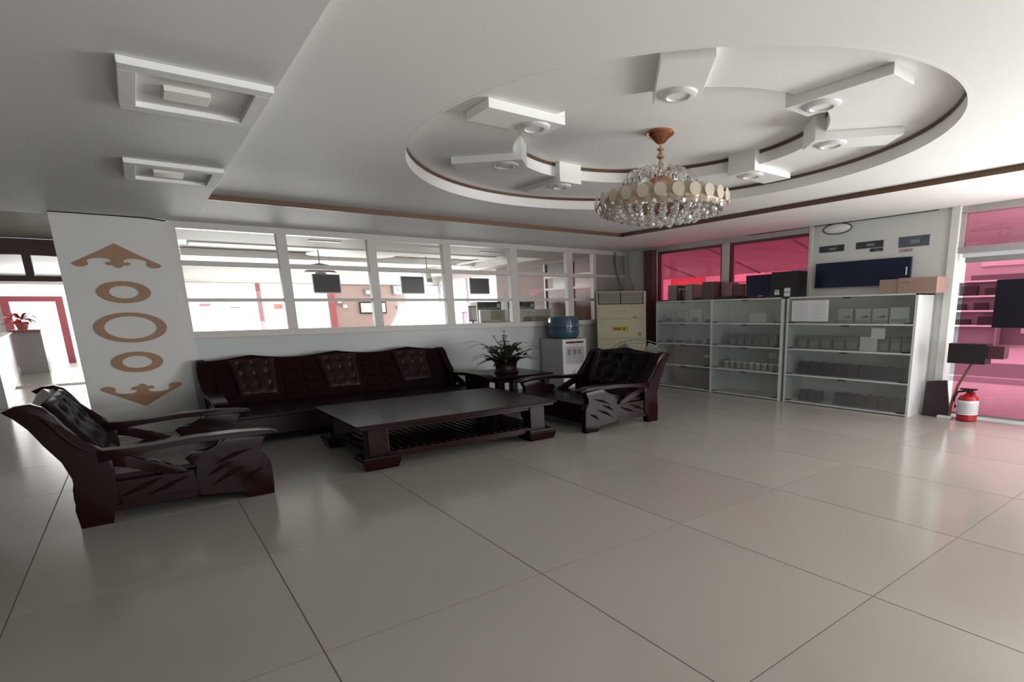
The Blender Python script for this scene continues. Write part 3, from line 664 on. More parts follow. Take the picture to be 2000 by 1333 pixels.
for row, (r_, z, n_) in enumerate(((.55,-.665,30),(.48,-.685,28),(.41,-.705,24),(.34,-.725,20),(.26,-.74,16),(.18,-.755,12),(.10,-.77,7),(.0,-.78,1))):
    for k in range(n_):
        a = 2*PI*(k+.5*(row % 2))/n_
        if base_c is None: o = cm.build('crystal', M_crystal, ch); base_c = o.data
        else:
            o = bpy.data.objects.new('crystal', base_c); COL.objects.link(o); o.parent = ch
        o.location = (r_*EX*math.cos(a), r_*EY*math.sin(a), z+rng.uniform(-.008, .008)); o.rotation_euler = (rng.uniform(-.3, .3), rng.uniform(-.3, .3), a)
        s_ = rng.uniform(.85, 1.15); o.scale = (s_, s_, s_)

# ---------------------------------------------------------------- ornaments on the column
YO = 9.60
def orn(name, polys, lb, cat, grp):
    t = None
    for outer_, hole in polys:
        mb = MB()
        if hole:
            n = len(outer_)
            for k in range(n):
                a, b, A_, B_ = outer_[k], outer_[(k+1) % n], hole[k], hole[(k+1) % n]
                f, g = YO-.02, YO+.0
                mb.quad((a[0], f, a[1]), (b[0], f, b[1]), (B_[0], f, B_[1]), (A_[0], f, A_[1]))
                mb.quad((a[0], f, a[1]), (b[0], f, b[1]), (b[0], g, b[1]), (a[0], g, a[1]))
                mb.quad((A_[0], f, A_[1]), (B_[0], f, B_[1]), (B_[0], g, B_[1]), (A_[0], g, A_[1]))
        else: mb.prism(outer_, YO-.02, YO-.0005, 'y')
        t = mb.build(name, M_gold)
    return tag(t, lb, cat, grp)
def oring(cx, cz, rx, rz, tx, tz, lb):
    e = lambda a, b: [(cx+a*math.cos(2*PI*k/64), cz+b*math.sin(2*PI*k/64)) for k in range(64)]
    orn('ring_ornament', [(e(rx, rz), e(rx-tx, rz-tz))], lb, 'wall ornament', 'gilt rings on the column')
oring(-.045, 1.826, .258, .134, .112, .056, 'small oval brown ring on the white column, topmost of the three')
oring(-.045, 1.388, .355, .187, .095, .046, 'large oval brown ring in the middle of the white column')
oring(-.050, 0.952, .256, .130, .104, .052, 'small oval brown ring on the white column, just over the downward arrow')
half = [(0.0,.243),(.10,.183),(.20,.123),(.29,.072),(.36,.034),(.405,.010),(.42,-.008),(.40,-.03),(.36,-.040),(.32,-.036),(.285,-.018),(.275,.004),(.29,.026),(.275,.046),(.24,.060),(.17,.069),(.10,.066),(.06,.050),(.05,.032),(.06,.022),(.085,.026),(.11,.020),(.118,.002),(.10,-.012),(.075,-.016),(.05,-.012),(.035,-.030),(.015,-.045)]
def arrow(cx, cz, s, sc, lb):
    pts = [(cx+x*sc, cz+s*z) for x, z in half]; pts += [(cx-x*sc, cz+s*z) for x, z in half[::-1][0:] if x > 0]
    orn('arrow_ornament', [(pts, None)], lb, 'wall ornament', 'gilt arrowheads on the column')
arrow(-.05, 2.165, 1, 1.0, 'brown scrolled arrowhead pointing up at the top of the white column')
arrow(-.05, 0.62, -1, 0.97, 'brown scrolled arrowhead pointing down, low on the white column')

# dark sheets hung on the partition glass
for k, (x0, x1) in enumerate(((2.165, 2.535), (3.50, 3.87), (4.73, 5.10))):
    t = MB().box(x0, x1, PF+.008, PF+.0245, 1.845, 2.115).build('dark_sheet', mat('dark_brown_print', (0.018, 0.011, 0.012), 0.3, noise=0.3, nscale=5))
    tag(t, ('dark square notice hung on the partition, leftmost of three', 'dark square notice hung on the middle of the partition', 'dark square notice hung on the partition, rightmost of three, with a pale glint')[k], 'notice', 'dark notices on the partition glass')
    MB().box(x0+.01, x1-.01, PF+.004, PF+.0079, 2.07, 2.105).build('header', mat('dull_brown_band', (0.05, 0.035, 0.036), 0.4), t)
    MB().box(x0-.012, x0-.001, PF+.008, PF+.0245, 1.84, 2.12).build('edge', M_white, t)
    MB().box(x1+.001, x1+.012, PF+.008, PF+.0245, 1.84, 2.12).build('edge', M_white, t)
    MB().box(x0, x1, PF+.008, PF+.0245, 1.828, 1.844).build('edge', M_white, t)
tag(MB().box(6.75, 6.87, PF-.10, PF-.03, 1.31, 1.325, .003).box(6.78, 6.80, PF-.08, PF-.03, 1.325, 1.36).build('small_white_box', M_white), 'small white clip lying on the partition sill left of the dispenser', 'clip')

# ---------------------------------------------------------------- display cabinets
SH = [0.0, 0.425, 0.83, 1.22, 1.63]
def cabinet(y0, y1, divs, lb, x0=7.88, x1=8.40):
    t = thing('display_cabinet', ((x0+x1)/2, (y0+y1)/2, 0), lb, 'cabinet', 'white glass-front cabinets')
    ox, oy = (x0+x1)/2, (y0+y1)/2
    b = lambda xa, xb, ya, yb, za, zb, n, m, p=t, bv=0.0: MB().box(xa-ox, xb-ox, ya-oy, yb-oy, za, zb, bv).build(n, m, p)
    b(x0, x1, y0, y0+.035, 0, 1.655, 'side_panel', M_cab); b(x0, x1, y1-.035, y1, 0, 1.655, 'side_panel', M_cab)
    b(x1-.012, x1, y0+.035, y1-.035, 0, 1.64, 'back_panel', M_cabin)
    for d in divs: b(x0, x1-.012, d-.022, d+.022, 0, 1.635, 'divider', M_cab)
    eds = [y0]+divs+[y1]
    b(x0, x1, y0, y1, 1.635, 1.657, 'top', M_cab)
    for i in range(len(eds)-1):
        a = eds[i]+(.035 if i == 0 else .022); c = eds[i+1]-(.035 if i == len(eds)-2 else .022)
        for z in SH[:4]: b(x0+.002, x1-.012, a, c, z+.012, z+.035, 'shelf', M_cab)
        for k in range(4):
            z0, z1 = SH[k]+.037, (SH[k+1]+.010 if k < 3 else 1.633)
            d = b(x0+.002, x0+.007, a+.006, c-.006, z0+.004, z1-.004, 'glass_door', M_doorglass)
            m = (a+c)/2
            for q, (ya, yb) in enumerate(((m-.06, m+.06), (a+.01, a+.12), (c-.12, c-.01))):
                zz = z1-.016 if q == 0 else z0+.002
                b(x0-.006, x0+.003, ya, yb, zz, zz+.014, 'door_clip', M_black, d)
    return t
cabinet(5.29, 8.19, [6.765], 'white four-shelf display cabinet with two bays beside the right armchair')
cabinet(3.24, 5.22, [], 'white four-shelf display cabinet with one wide bay below the wall screen')
def item(name, x0, x1, y0, y1, z0, h, m, lb, cat, grp=None, bev=.004, face=None):
    o = MB().box(x0, x1, y0, y1, z0+.001, z0+h, bev).build(name, m); tag(o, lb, cat, grp)
    if face: MB().box(x0-.003, x0-.0005, y0+(y1-y0)*face[0], y0+(y1-y0)*face[1], z0+h*face[2], z0+h*face[3]).build('label', face[4], o)
    return o
Z = [s+.036 for s in SH[:4]]
ordn = ['first', 'second', 'third', 'fourth', 'fifth', 'sixth', 'seventh', 'eighth', 'ninth', 'tenth', 'eleventh', 'twelfth']
# bay 1 (left)
for k, (ya, yb, h) in enumerate(((7.82, 8.10, .22), (7.45, 7.78, .20), (7.12, 7.42, .24), (6.83, 7.08, .18))):
    item('white_box', 8.02, 8.26, ya, yb, Z[3], h, mat('pale_box', (0.46, 0.48, 0.46), 0.5, noise=0.05), ordn[k]+' pale box from the left on the top shelf of the left bay', 'box', 'pale boxes in the left bay', face=(.3, .8, .1, .35, M_greybox))
for k, ya in enumerate((7.95, 7.70, 7.45, 7.20, 6.92)):
    item('small_packet', 8.0, 8.08, ya-.06, ya+.06, Z[2], (.05, .045, .06, .06, .09)[k], M_greybox, ordn[k]+' small dark packet from the left on the second shelf of the left bay', 'packet', 'small packets in the left bay')
item('carton', 8.0, 8.3, 6.82, 7.85, Z[1], .34, M_darkcarton, 'wide brown carton on the third shelf of the left bay, white label at right', 'carton', face=(.08, .2, .45, .6, M_paper))
item('carton', 8.0, 8.3, 6.82, 7.80, Z[0], .33, M_darkcarton, 'wide brown carton on the bottom shelf of the left bay', 'carton')
# bay 2
for k in range(6):
    ya = 5.45+k*.165
    item('wrapped_packet', 7.98, 8.22, ya, ya+.15, Z[2], .19, M_greybox, ordn[5-k]+' dark wrapped packet from left, second shelf of the middle bay', 'packet', 'wrapped packets in the middle bay', face=(.1, .9, .1, .6, mat('packet_grey', (0.22, 0.225, 0.22), 0.5, noise=.2, nscale=30)))
for k in range(9):
    yc = 5.42+k*.135
    t = thing('tin', (8.02, yc, Z[1]+.001), ordn[8-k]+' white tin from the left on the third shelf of the middle bay', 'tin', 'white tins in the middle bay')
    MB().lathe([(.058, 0), (.06, .005), (.06, .10)], n=16).build('body', mat('tin_grey', (0.38, 0.40, 0.38), 0.4), t, smooth=True)
    MB().lathe([(.061, .10), (.062, .105), (.062, .125), (.001, .127)], n=16).build('lid', M_white, t, smooth=True)
item('white_box', 8.1, 8.28, 5.75, 6.1, Z[3], .16, M_white, 'low white box alone on the top shelf of the middle bay', 'box')
item('price_card', 7.95, 7.955, 5.42, 5.58, Z[1]+.22, .09, mat('dull_card', (.35, .36, .35), .6), 'small grey card behind the glass above the white tins', 'card')
# bay 3
o = MB().box(7.868, 7.872, 4.50, 5.12, 1.29, 1.60).build('paper_sheet', M_paper); tag(o, 'large white printed sheet stuck on the glass at the top left of the wide bay', 'notice')
mb = MB()
for k in range(12): mb.box(7.8665, 7.868, 4.55, 4.78, 1.32+k*.021, 1.324+k*.021); mb.box(7.8665, 7.868, 4.84, 5.08, 1.32+k*.021, 1.324+k*.021)
mb.build('print_lines', mat('print_grey', (0.42, 0.43, 0.45), 0.7), o)
for k, ya in enumerate((4.20, 3.93, 3.68)):
    o = item('logo_box', 8.0, 8.2, ya, ya+.22, Z[3], .21, mat('logo_box_white', (0.42, 0.44, 0.43), 0.5, noise=.05), ordn[k]+' white box from left with black wedge mark, top shelf of wide bay', 'box', 'boxes with black wedge marks', face=(.04, .96, .02, .25, M_grey))
    MB().prism([(ya+.03, Z[3]+.12), (ya+.15, Z[3]+.08), (ya+.03, Z[3]+.08)], 7.995, 7.999, 'x').build('wedge_mark', M_black, o)
item('white_box', 7.98, 8.25, 3.38, 3.64, Z[3], .22, mat('pale_box2', (.50, .52, .51), .5, noise=.05), 'tall white box at the right end of the top shelf of the wide bay', 'box', face=(.1, .9, .1, .3, M_grey))
for k in range(5):
    ya = 4.98-k*.205
    item('wrapped_packet', 7.98, 8.22, ya-.09, ya+.09, Z[2], .19, M_greybox, ordn[k]+' dark wrapped packet from left, second shelf of the wide bay', 'packet', 'wrapped packets left in the wide bay', face=(.1, .9, .1, .62, MATS['packet_grey']))
item('white_box', 8.0, 8.2, 3.79, 4.05, Z[2], .20, M_paper, 'white carton in the middle of the second shelf of the wide bay', 'box')
item('price_card', 7.93, 7.936, 3.66, 3.86, Z[2]+.18, .15, M_paper, 'white card leaning behind the glass over the second shelf of the wide bay', 'card')
for k in range(3):
    ya = 3.69-k*.16
    item('wrapped_packet', 7.98, 8.22, ya-.07, ya+.07, Z[2], .20, M_greybox, ordn[k]+' dark wrapped packet right of the white carton in the wide bay', 'packet', 'wrapped packets right in the wide bay', face=(.1, .9, .1, .62, MATS['packet_grey']))
def navy(ya, yb, z, h, lb, grp):
    o = thing('navy_box', (8.08, (ya+yb)/2, z+.001), lb, 'box', grp); hw = (yb-ya)/2
    MB().hull8([(-.1,-hw,0),(.1,-hw,0),(.1,hw,0),(-.1,hw,0),(-.07,-hw+.01,h),(.1,-hw+.01,h),(.1,hw-.01,h),(-.07,hw-.01,h)], .004).build('carton', M_navybox, o)
    MB().box(-.02, .06, -hw*.7, hw*.2, h-.001, h+.006).build('lid_tab', mat('pale_tab', (.45, .46, .48), .5), o)
for k in range(8): navy(4.86-k*.205, 5.05-k*.205, Z[1], .19, ordn[k]+' navy box from left, third shelf of the wide bay', 'navy boxes on the third shelf')
for k in range(2): navy(4.84-k*.18, 5.01-k*.18, Z[0], .17, ('left' if k == 0 else 'right')+' one of two navy boxes at bottom left of the wide bay', 'pair of navy boxes on the bottom shelf')
for k in range(6): navy(4.24-k*.175, 4.40-k*.175, Z[0], .18, ordn[k]+' navy box of the long row on the bottom shelf of the wide bay', 'row of navy boxes on the bottom shelf')
# on top of the cabinets
T0 = 1.657
item('grey_carton', 8.05, 8.25, 7.80, 8.03, T0, .30, mat('pale_grey_card', (.26, .25, .24), .6), 'grey carton at the left end of the cabinet top', 'carton')
t = thing('dark_canister', (8.12, 7.69, T0), 'dark maroon canister next to the grey carton on the cabinet top', 'canister')
MB().lathe([(.09,0),(.095,.01),(.095,.26),(.085,.28),(.001,.285)], n=20).build('body', mat('maroon_can', (.05, .02, .025), .3), t, smooth=True)
MB().lathe([(.098,.20),(.098,.23)], n=20, cap=False).build('band', M_grey, t)
item('white_carton', 8.05, 8.25, 7.40, 7.58, T0, .30, mat('dull_white_card', (.32, .30, .29), .6), 'dull white carton right of the dark canister on the cabinet top', 'carton', face=(.5, .9, .0, .5, M_grey))
item('pink_carton', 8.05, 8.25, 7.14, 7.37, T0, .28, mat('rose_card', (.26, .13, .13), .6), 'rose-brown carton behind the red window light on the cabinet top', 'carton', face=(0, .9, 0, .2, M_black))
item('brown_carton', 8.02, 8.28, 6.83, 7.12, T0, .32, mat('umber_card', (.10, .06, .055), .6), 'dark brown carton in the middle of the left cabinet top', 'carton')
item('flat_box', 8.02, 8.28, 6.30, 6.78, T0, .05, M_black, 'low black box left of the black monitor', 'box')
item('rose_box', 8.10, 8.28, 6.50, 6.74, T0+.052, .24, mat('rose_card2', (.30, .13, .15), .6), 'rose carton standing on the low black box', 'carton')
item('umber_box', 8.10, 8.28, 6.28, 6.47, T0+.052, .20, MATS['umber_card'], 'narrow dark carton touching the left side of the monitor', 'carton')
mo = thing('monitor', (8.13, 5.90, T0), 'black flat monitor standing on the left cabinet top in front of the red window', 'monitor')
MB().box(-.015, .02, -.31, .31, .03, .385, .006).build('screen_panel', M_navy, mo); MB().box(-.02, .10, -.16, .16, 0, .012, .004).build('foot', M_black, mo); MB().box(.02, .05, -.03, .03, .005, .2).build('neck', M_black, mo)
MB().box(-.018, -.014, -.05, .05, .035, .045).build('badge', M_white, mo)
bb = thing('black_box', (8.10, 5.34, T0), 'black carton with four white squares right of the monitor', 'box')
MB().box(-.14, .14, -.23, .245, 0, .40, .004).build('carton', mat('blackish_card', (.014, .010, .014), .5), bb)
for yy, zz, w_, h_ in ((.13, .10, .08, .02), (.13, .045, .09, .045), (-.06, .085, .11, .06), (-.06, .015, .11, .06)):
    MB().box(-.143, -.1405, yy-w_/2, yy+w_/2, zz, zz+h_).build('white_square', M_white, bb)
cb = thing('open_carton', (8.13, 3.43, T0), 'long tan carton lying on the right end of the cabinet top', 'carton')
MB().box(-.15, .15, -.36, .14, 0, .205, .004).build('carton', M_carton, cb); MB().box(-.13, .13, .14, .40, 0, .195, .004).build('flap_end', M_carton, cb)
MB().box(-.153, -.150, -.02, .08, .14, .15).build('slot', M_darkcarton, cb)

# ---------------------------------------------------------------- wall things on the right
tv = thing('wall_screen', (8.40, 4.31, 1.98), 'wide navy flat screen mounted on the white wall above the cabinets', 'screen')
MB().box(-.05, 0, -.73, .73, -.19, .185, .006).build('screen_panel', M_navy, tv)
MB().box(0, .02, -.2, .2, -.1, .1).build('bracket', M_black, tv)
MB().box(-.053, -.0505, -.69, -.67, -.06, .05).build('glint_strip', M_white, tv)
def clip(y0, y1, z0, z1, lb, m):
    o = MB().box(8.412, 8.42, y0, y1, z0, z1).build('picture_card', m); tag(o, lb, 'picture', 'printed cards above the wall screen'); return o
mp1 = mat('card_print_dark', (0.045, 0.05, 0.055), 0.4, noise=.8, nscale=14); mp2 = mat('card_print_blue', (0.10, 0.11, 0.14), 0.4, noise=.6, nscale=12)
for (y0, y1, z0, z1, lb, m) in ((4.62, 5.03, 2.33, 2.425, 'small grey-green printed strip, leftmost above the wall screen', mp1), (4.02, 4.43, 2.335, 2.43, 'dark printed strip in the middle above the wall screen', mp1),
    (4.02, 4.21, 2.28, 2.325, 'small dark label hung directly under the middle printed strip', mp1), (3.39, 3.80, 2.30, 2.44, 'large blue-grey printed picture, rightmost above the wall screen', mp2), (3.60, 3.78, 2.235, 2.28, 'tiny pinkish card under the rightmost printed picture', mat('pink_print', (.45, .33, .32), .5, noise=.5, nscale=20))):
    o = clip(y0, y1, z0, z1, lb, m)
    MB().box(8.410, 8.4115, y0+(y1-y0)*.3, y0+(y1-y0)*.6, z0+(z1-z0)*.3, z0+(z1-z0)*.65).build('printed_patch', mat('print_mid', (.22, .24, .27), .5), o)
rl = thing('wall_lamp', (8.42, 4.75, 2.665), 'round white wall lamp with thin dark rim at the top of the wall', 'lamp')
mb = MB(); mb.grid([[(-.07*math.cos(PI/2*i/6), .215*math.sin(PI/2*i/6)*math.cos(2*PI*j/28), .072*math.sin(PI/2*i/6)*math.sin(2*PI*j/28)) for j in range(29)] for i in range(7)]).build('dome', M_ceil, rl, smooth=True)
MB().tube([(-.012, .235*math.cos(2*PI*j/32), .078*math.sin(2*PI*j/32)) for j in range(33)], .006, 5, cap=False).build('rim', M_black, rl)

# ---------------------------------------------------------------- beside the shop door
ex = thing('fire_extinguisher', (8.20, 2.62, 0), 'red fire extinguisher with white label on the floor by the shop door', 'fire extinguisher')
MB().lathe([(.09,0),(.12,.012),(.122,.28),(.10,.325),(.045,.35),(.03,.37),(.001,.372)], n=28).build('cylinder', M_red, ex, smooth=True)
MB().lathe([(.124,.09),(.124,.275)], n=28, cap=False).build('label', M_white, ex)
mb = MB()
for k in range(6): mb.lathe([(.1255,.11+k*.024),(.1255,.118+k*.024)], n=28, cap=False)
mb.build('label_print', mat('label_grey', (.3, .3, .33), .6), ex)
MB().lathe([(.03,.365),(.035,.38),(.035,.41),(.001,.415)], n=14).build('valve', M_black, ex)
MB().box(-.05, .03, -.09, .10, .405, .425, .004).build('handle', M_black, ex)
MB().tube([(0,.04,.39),(-.02,.13,.37),(-.03,.16,.28),(-.02,.14,.16)], .014, 8).build('hose', M_black, ex, smooth=True)
MB().tube([(0,-.02,.39),(-.05,-.08,.36)], .02, 8).build('gauge', mat('gauge_red', (.3, .03, .04), .4), ex)
lp = thing('leaning_board', (8.28, 2.98, 0), 'black board leaning against the wall between cabinet and extinguisher', 'board')
MB().hull8([(-.10,-.16,0),(-.06,-.16,0),(-.06,.20,0),(-.10,.20,0),(-.02,-.05,.50),(.02,-.05,.50),(.02,.20,.47),(-.02,.20,.47)], .004).build('board', mat('blackish_maroon', (.03, .018, .022), .5), lp)
MB().box(-.16, -.06, -.20, -.02, 0, .035, .01).build('foot', M_white, lp)
sg = thing('box_stand', (8.14, 2.72, 0), 'dark open box on a slanting brown pole behind the fire extinguisher', 'stand')
MB().tube([(0.06, .11, 0.0), (0.06, .10, .20), (.05, .04, .45), (.04, -.10, .75)], .02, 8).build('pole', mat('pole_brown', (.18, .09, .06), .5), sg, smooth=True)
MB().box(-.08, .14, -.28, .16, .755, 1.01, .004).build('box', mat('box_black', (.02, .015, .02), .5), sg)
MB().box(-.06, .12, -.47, -.285, .83, .985, .004).build('side_tray', mat('tray_maroon', (.07, .025, .035), .5), sg)
MB().lathe([(.001,.02),(.03,.015),(.035,0),(.001,0)], .06, .11, 20).build('base', M_grey, sg, smooth=True)
tag(MB().box(8.43, 8.455, 1.92, 2.53, 1.20, 1.80, .004).build('black_sign', mat('sign_black', (.012, .010, .02), .3)), 'black rectangular board hung on the red glass door', 'sign')

# ---------------------------------------------------------------- outside the shop
gd = struct('ground', MB().box(8.60, 60, -30, 45, -0.35, -0.05), mat('concrete_ground', (0.52, 0.52, 0.51), 0.8, noise=0.1, nscale=1))
MB().box(13.0, 17.2, -30, 45, -0.05, -0.03).build('road', mat('asphalt', (0.16, 0.16, 0.16), 0.85, noise=0.15, nscale=4), gd)
MB().box(12.85, 13.0, -30, 45, -0.05, 0.06).build('kerb', mat('kerb_stone', (.5, .5, .5), .8), gd)
aw = thing('awning', (9.75, 5, 2.5), 'long grey awning outside, filling the top of the red windows', 'awning')
MB().hull8([(-1.0,-9.5,.22),(.95,-9.5,-.24),(.95,9.5,-.24),(-1.0,9.5,.22),(-1.0,-9.5,.26),(.95,-9.5,-.20),(.95,9.5,-.20),(-1.0,9.5,.26)]).build('awning_sheet', mat('awning_canvas', (0.66, 0.65, 0.65), 0.7, noise=.05), aw)
for k in range(10): MB().tube([(-.98, -8.6+k*1.9, .205), (.93, -8.6+k*1.9, -.25)], .015, 6).build('awning_rib', M_grey, aw)
bl = thing('shop_building', (24.2, 8, -0.05), 'pale shop building across the street seen through red glass', 'building')
MB().box(0, 4, -26, 26, 0, 7).build('facade', mat('pale_render', (.55, .54, .52), .8, noise=.06), bl)
for k in range(12):
    y = -23+k*4; sh = MB().box(-.05, -.01, y, y+3.1, .1, 2.6).build('shopfront', mat('shop_dark', (.16, .15, .16), .5, noise=.3, nscale=2), bl)
    MB().box(-.08, -.051, y+.2, y+1.3, .5, 2.0).build('shop_window', mat('shop_pale', (.6, .6, .6), .3), sh)
    MB().box(-.10, -.01, y+.3, y+2.8, 2.9, 3.4).build('fascia_board', mat('fascia_%d' % (k % 3), ((.5,.1,.1), (.1,.2,.4), (.7,.7,.65))[k % 3], .6), bl)
# display shelves just outside the door
dp = thing('outdoor_display', (23.6, 7.75, -0.05), 'shelf stand of small electronics across the street behind the red glass door', 'shelf')
for z in (.75, 1.28, 1.80, 2.33): MB().box(-.2, .2, -.85, .85, z, z+.06).build('shelf', M_white, dp)
for q in (-1, 1): MB().box(-.2, .2, *sorted((q*.85, q*.92)), 0, 2.40).build('side', M_grey, dp)
MB().box(.19, .21, -.85, .85, .1, 2.4).build('back', mat('display_grey', (.3, .28, .3), .6), dp)
for k, (y, z, w_, h_) in enumerate(((.15, 1.86, .55, .34), (-.55, 1.86, .35, .25), (.45, 1.34, .5, .22), (-.3, 1.34, .45, .26), (.35, .81, .7, .2), (-.5, .81, .5, .3))):
    item('gadget', 23.42, 23.6, 7.75+y-w_/2, 7.75+y+w_/2, z-.048, h_, M_black, ('black device', 'small black device', 'flat black device', 'black device', 'long black device', 'square black device')[k]+' on the '+('upper', 'upper', 'middle', 'middle', 'lower', 'lower')[k]+' shelf of the stand across the street, '+('left', 'right')[k % 2], 'device', 'devices on the stand across the street')

# ---------------------------------------------------------------- hall things
pl = thing('pendant_lamp', (3.27, 14.0, 2.74), 'grey conical pendant lamp hanging in the hall behind the partition', 'lamp')
MB().tube([(0,0,.25),(0,0,-.13)], .012, 6).build('cord', M_grey, pl)
MB().lathe([(.02,-.12),(.18,-.16),(.20,-.19),(.30,-.30),(.33,-.32),(.31,-.33),(.02,-.30)], n=32).build('shade', mat('shade_rose_grey', (.20, .15, .15), .5), pl, smooth=True)
MB().lathe([(.10,-.32),(.12,-.35),(.08,-.38),(.001,-.385)], n=20).build('bulb_cover', M_white, pl, smooth=True)
def hang(name, x0, x1, z0, z1, lb, cat, m, frame=None, y=19.96):
    o = MB().box(x0, x1, y-.03, y, z0, z1).build(name, m); tag(o, lb, cat)
    if frame: MB().box(x0-.04, x1+.04, y-.015, y-.001, z0-.04, z1+.04).build('frame', frame, o)
    return o
hang('framed_picture', 5.74, 6.52, 1.57, 1.87, 'black-framed white picture on the pink hall wall', 'picture', M_white, M_black)
ck = hang('wall_clock', 6.86, 7.12, 2.17, 2.42, 'square white wall clock on the pink hall wall', 'clock', M_white, M_grey)
MB().box(6.98, 7.0, 19.925, 19.93, 2.29, 2.39).box(6.99, 7.07, 19.925, 19.93, 2.285, 2.30).build('hands', M_black, ck)
hang('switch_box', 5.20, 5.33, 1.72, 1.83, 'small white switch box left of the framed picture', 'switch box', M_white)
hang('meter_box', 5.05, 5.17, 1.88, 1.96, 'small white meter box high beside the red post', 'meter box', M_white, M_grey)
hang('socket_box', 6.93, 7.05, 1.66, 1.78, 'small white box right of the framed picture', 'switch box', M_white)
hang('projector', 5.95, 6.25, 2.16, 2.28, 'white wall unit with cable high on the pink wall', 'wall unit', M_white, M_grey)
hang('round_sticker', 1.45, 1.70, 1.80, 1.88, 'pink round sticker high on the far bright window', 'sticker', mat('pink_sticker', (.7, .2, .2), .5), y=20.02)
hang('grey_sticker', 2.15, 2.40, 1.74, 1.78, 'grey oblong sticker on the far bright window', 'sticker', M_grey, y=20.02)
hang('red_notice', 3.27, 3.50, 1.71, 1.86, 'orange-red notice beside the window post', 'notice', mat('orange_notice', (.5, .13, .08), .5), y=20.02)
ct2 = thing('hall_counter', (7.9, 18.2, 0), 'white hall counter with pink top behind the partition', 'counter')
MB().box(-1.0, .6, -.3, .3, 0, 1.50, .01).build('body', M_white, ct2); MB().box(-1.05, .62, -.33, .33, 1.50, 1.54, .005).build('top', mat('pink_top', (.65, .12, .18), .4), ct2)
MB().box(-.75, -.2, -.1, .15, 1.541, 1.60, .01).build('cushion_pad', M_grey, ct2)
fp2 = thing('flower_pot', (8.05, 18.2, 1.56), 'pink flower pot with green sprig on the hall counter', 'plant pot')
MB().lathe([(.09,0),(.13,.15),(.001,.15)], n=16).build('pot', mat('pink_pot', (.6, .15, .14), .5), fp2)
for k in range(7):
    mb = MB(); strap(mb, k*.9, .25, .14, .12, .02, .02); mb.build('leaf', mat('light_leaf', (.12, .2, .1), .6), fp2)
for k, (x0, x1, z1) in enumerate(((6.24, 6.92, 1.56), (6.96, 7.68, 1.565), (7.72, 8.25, 1.565))):
    t = thing('desk_screen', ((x0+x1)/2, 12.5, 0), ('beige desk screen with white edges, leftmost of three', 'beige desk screen with white edges, middle of three', 'beige desk screen behind the blue bottle, rightmost of three')[k], 'desk screen', 'beige desk screens in the hall')
    h_ = (x1-x0)/2
    MB().box(-h_+.03, h_-.03, -.02, .02, .05, z1-.02).build('board', M_beige, t)
    MB().box(-h_, -h_+.03, -.03, .03, 0, z1).build('edge', M_white, t); MB().box(h_-.03, h_, -.03, .03, 0, z1).build('edge', M_white, t); MB().box(-h_+.03, h_-.03, -.03, .03, z1-.02, z1).build('edge', M_white, t)
for k, (x0, x1) in enumerate(((6.45, 7.10), (7.3, 8.08))):
    t = thing('file_cabinet', ((x0+x1)/2, 13.2, 0), ('dark grey filing cupboard behind the left desk screen', 'dark grey filing cupboard behind the right desk screen')[k], 'cupboard', 'dark filing cupboards in the hall'); h_ = (x1-x0)/2
    MB().box(-h_, h_, -.2, .2, 0, 1.76, .005).build('body', mat('cupboard_grey', (.09, .085, .075), .5), t); MB().box(h_-.12, h_-.04, -.215, -.2, 1.62, 1.71).build('handle', M_white, t)
mn = thing('hall_monitor', (6.06, 12.5, 0), 'white-framed notice stand with pale screen beside the desk screens', 'stand')
MB().box(-.1, .1, -.02, .02, 1.30, 1.66, .01).build('frame', M_grey, mn); MB().box(-.085, .085, -.03, -.021, 1.34, 1.63).build('sheet', M_white, mn); MB().box(-.02, .02, -.01, .01, 0, 1.3).build('pole', M_grey, mn); MB().box(-.12, .12, -.12, .12, 0, .02).build('foot', M_grey, mn)
for k, (x, y, z) in enumerate(((5.35, 17.5, 1.05), (5.9, 17.0, 1.22))):
    t = thing('office_chair', (x, y, 0), ('black office chair low behind the sill, by the red post', 'black office chair with higher back below the framed picture')[k], 'chair', 'office chairs in the hall')
    MB().box(-.18, .18, .1, .16, .6, z, .03).build('backrest', M_black, t, smooth=True); MB().box(-.2, .2, -.2, .2, .48, .55, .03).build('seat', M_black, t); MB().box(-.03, .03, .1, .14, .5, .65).build('spine', M_black, t); MB().tube([(0,0,.02),(0,0,.48)], .03, 8).build('pole', M_grey, t); MB().lathe([(.22,0),(.2,.03),(.001,.04)], n=5).build('base', M_black, t)
for k, (x, y) in enumerate(((2.7, 11.0), (4.6, 11.0), (6.0, 11.3))):
    t = MB().box(x-.25, x+.25, y-.04, y+.04, 2.735, 2.749).build('light_strip', M_white); tag(t, ('white strip light flush in the hall soffit, left', 'white strip light flush in the hall soffit, middle', 'white strip light flush in the hall soffit, right')[k], 'light', 'strip lights in the hall')
tag(MB().box(7.35, 7.40, 12.3, 16.2, 2.86, 2.90).build('tube_light', M_white), 'long white tube light hung under the hall ceiling near the side wall', 'light')
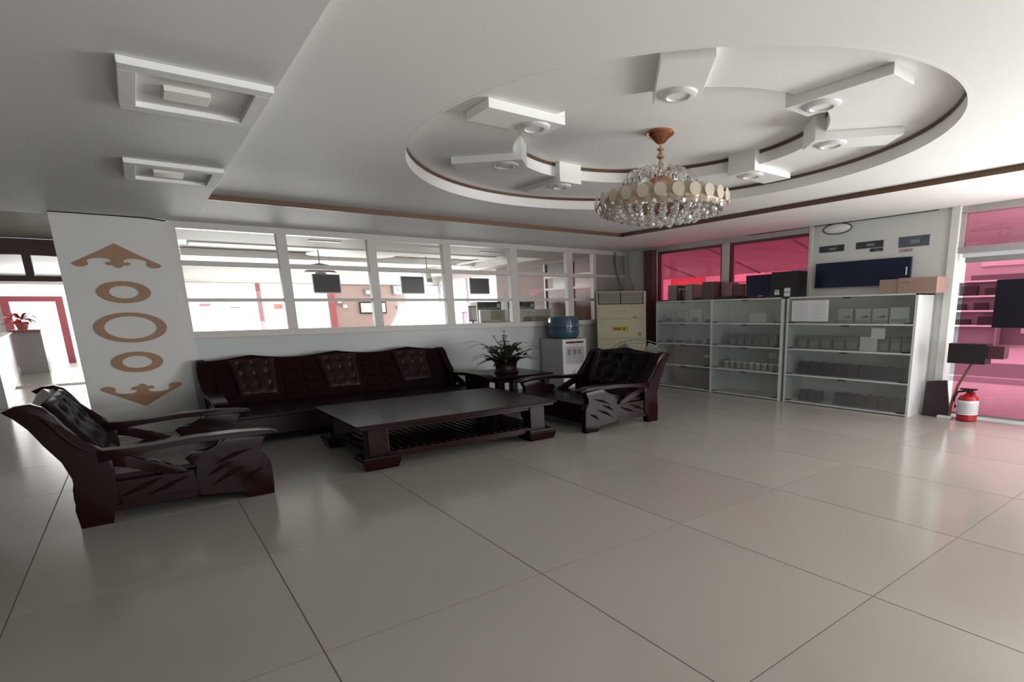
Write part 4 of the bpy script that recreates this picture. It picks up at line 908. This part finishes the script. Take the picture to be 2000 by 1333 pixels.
bs = thing('bracket_screen', (5.85, 14.2, 2.32), 'small tilted screen on a ceiling arm in the hall', 'screen')
MB().hull8([(-.12,0,-.05),(.02,0,-.05),(.02,.05,-.05),(-.12,.05,-.05),(-.16,0,.25),(-.02,0,.25),(-.02,.05,.25),(-.16,.05,.25)]).build('screen_panel', M_grey, bs); MB().tube([(-.08,.05,.2),(-.08,.05,.70)], .015, 6).build('arm', M_grey, bs)

# ---------------------------------------------------------------- left passage things
cA = thing('passage_counter', (-2.3, 18.7, 0), 'long white counter along the left of the passage', 'counter')
MB().hull8([(-2.5,-4.5,0),(.40,-4.5,0),(-.43,4.6,0),(-2.5,4.6,0),(-2.5,-4.5,1.15),(.40,-4.5,1.15),(-.43,4.6,1.15),(-2.5,4.6,1.15)], .01).build('body', M_white, cA)
MB().hull8([(-2.5,-4.55,1.15),(.44,-4.55,1.15),(-.39,4.65,1.15),(-2.5,4.65,1.15),(-2.5,-4.55,1.18),(.44,-4.55,1.18),(-.39,4.65,1.18),(-2.5,4.65,1.18)]).build('top', M_white, cA)
cB = thing('end_counter', (-2.43, 23.7, 0), 'grey-white end counter with red checked trim in the passage', 'counter')
MB().box(-.30, .30, -.3, .3, 0, 1.22, .005).build('body', mat('pale_counter', (.42, .40, .39), .5), cB)
MB().box(-.32, .32, -.32, .32, 1.22, 1.24, .003).build('top', M_white, cB)
for k in range(8):
    MB().box(-.31+k*.078, -.31+k*.078+.036, -.335, -.321, 1.14, 1.24).build('check', M_redtimber, cB)
pp = thing('red_plant', (-2.50, 23.65, 1.24), 'red-leaved potted plant on the end counter of the passage', 'plant')
MB().lathe([(.10,0),(.16,.22),(.001,.22)], n=18).build('pot', mat('terracotta_pink', (.55, .2, .17), .6), pp, smooth=True)
for k in range(34):
    a = rng.uniform(0, 2*PI); mb = MB(); strap(mb, a, rng.uniform(.22, .50), .20+rng.uniform(0, .16), rng.uniform(.02, .18), rng.uniform(.05, .2), .05)
    mb.build('leaf', M_poin if k % 6 else M_green, pp, smooth=True)
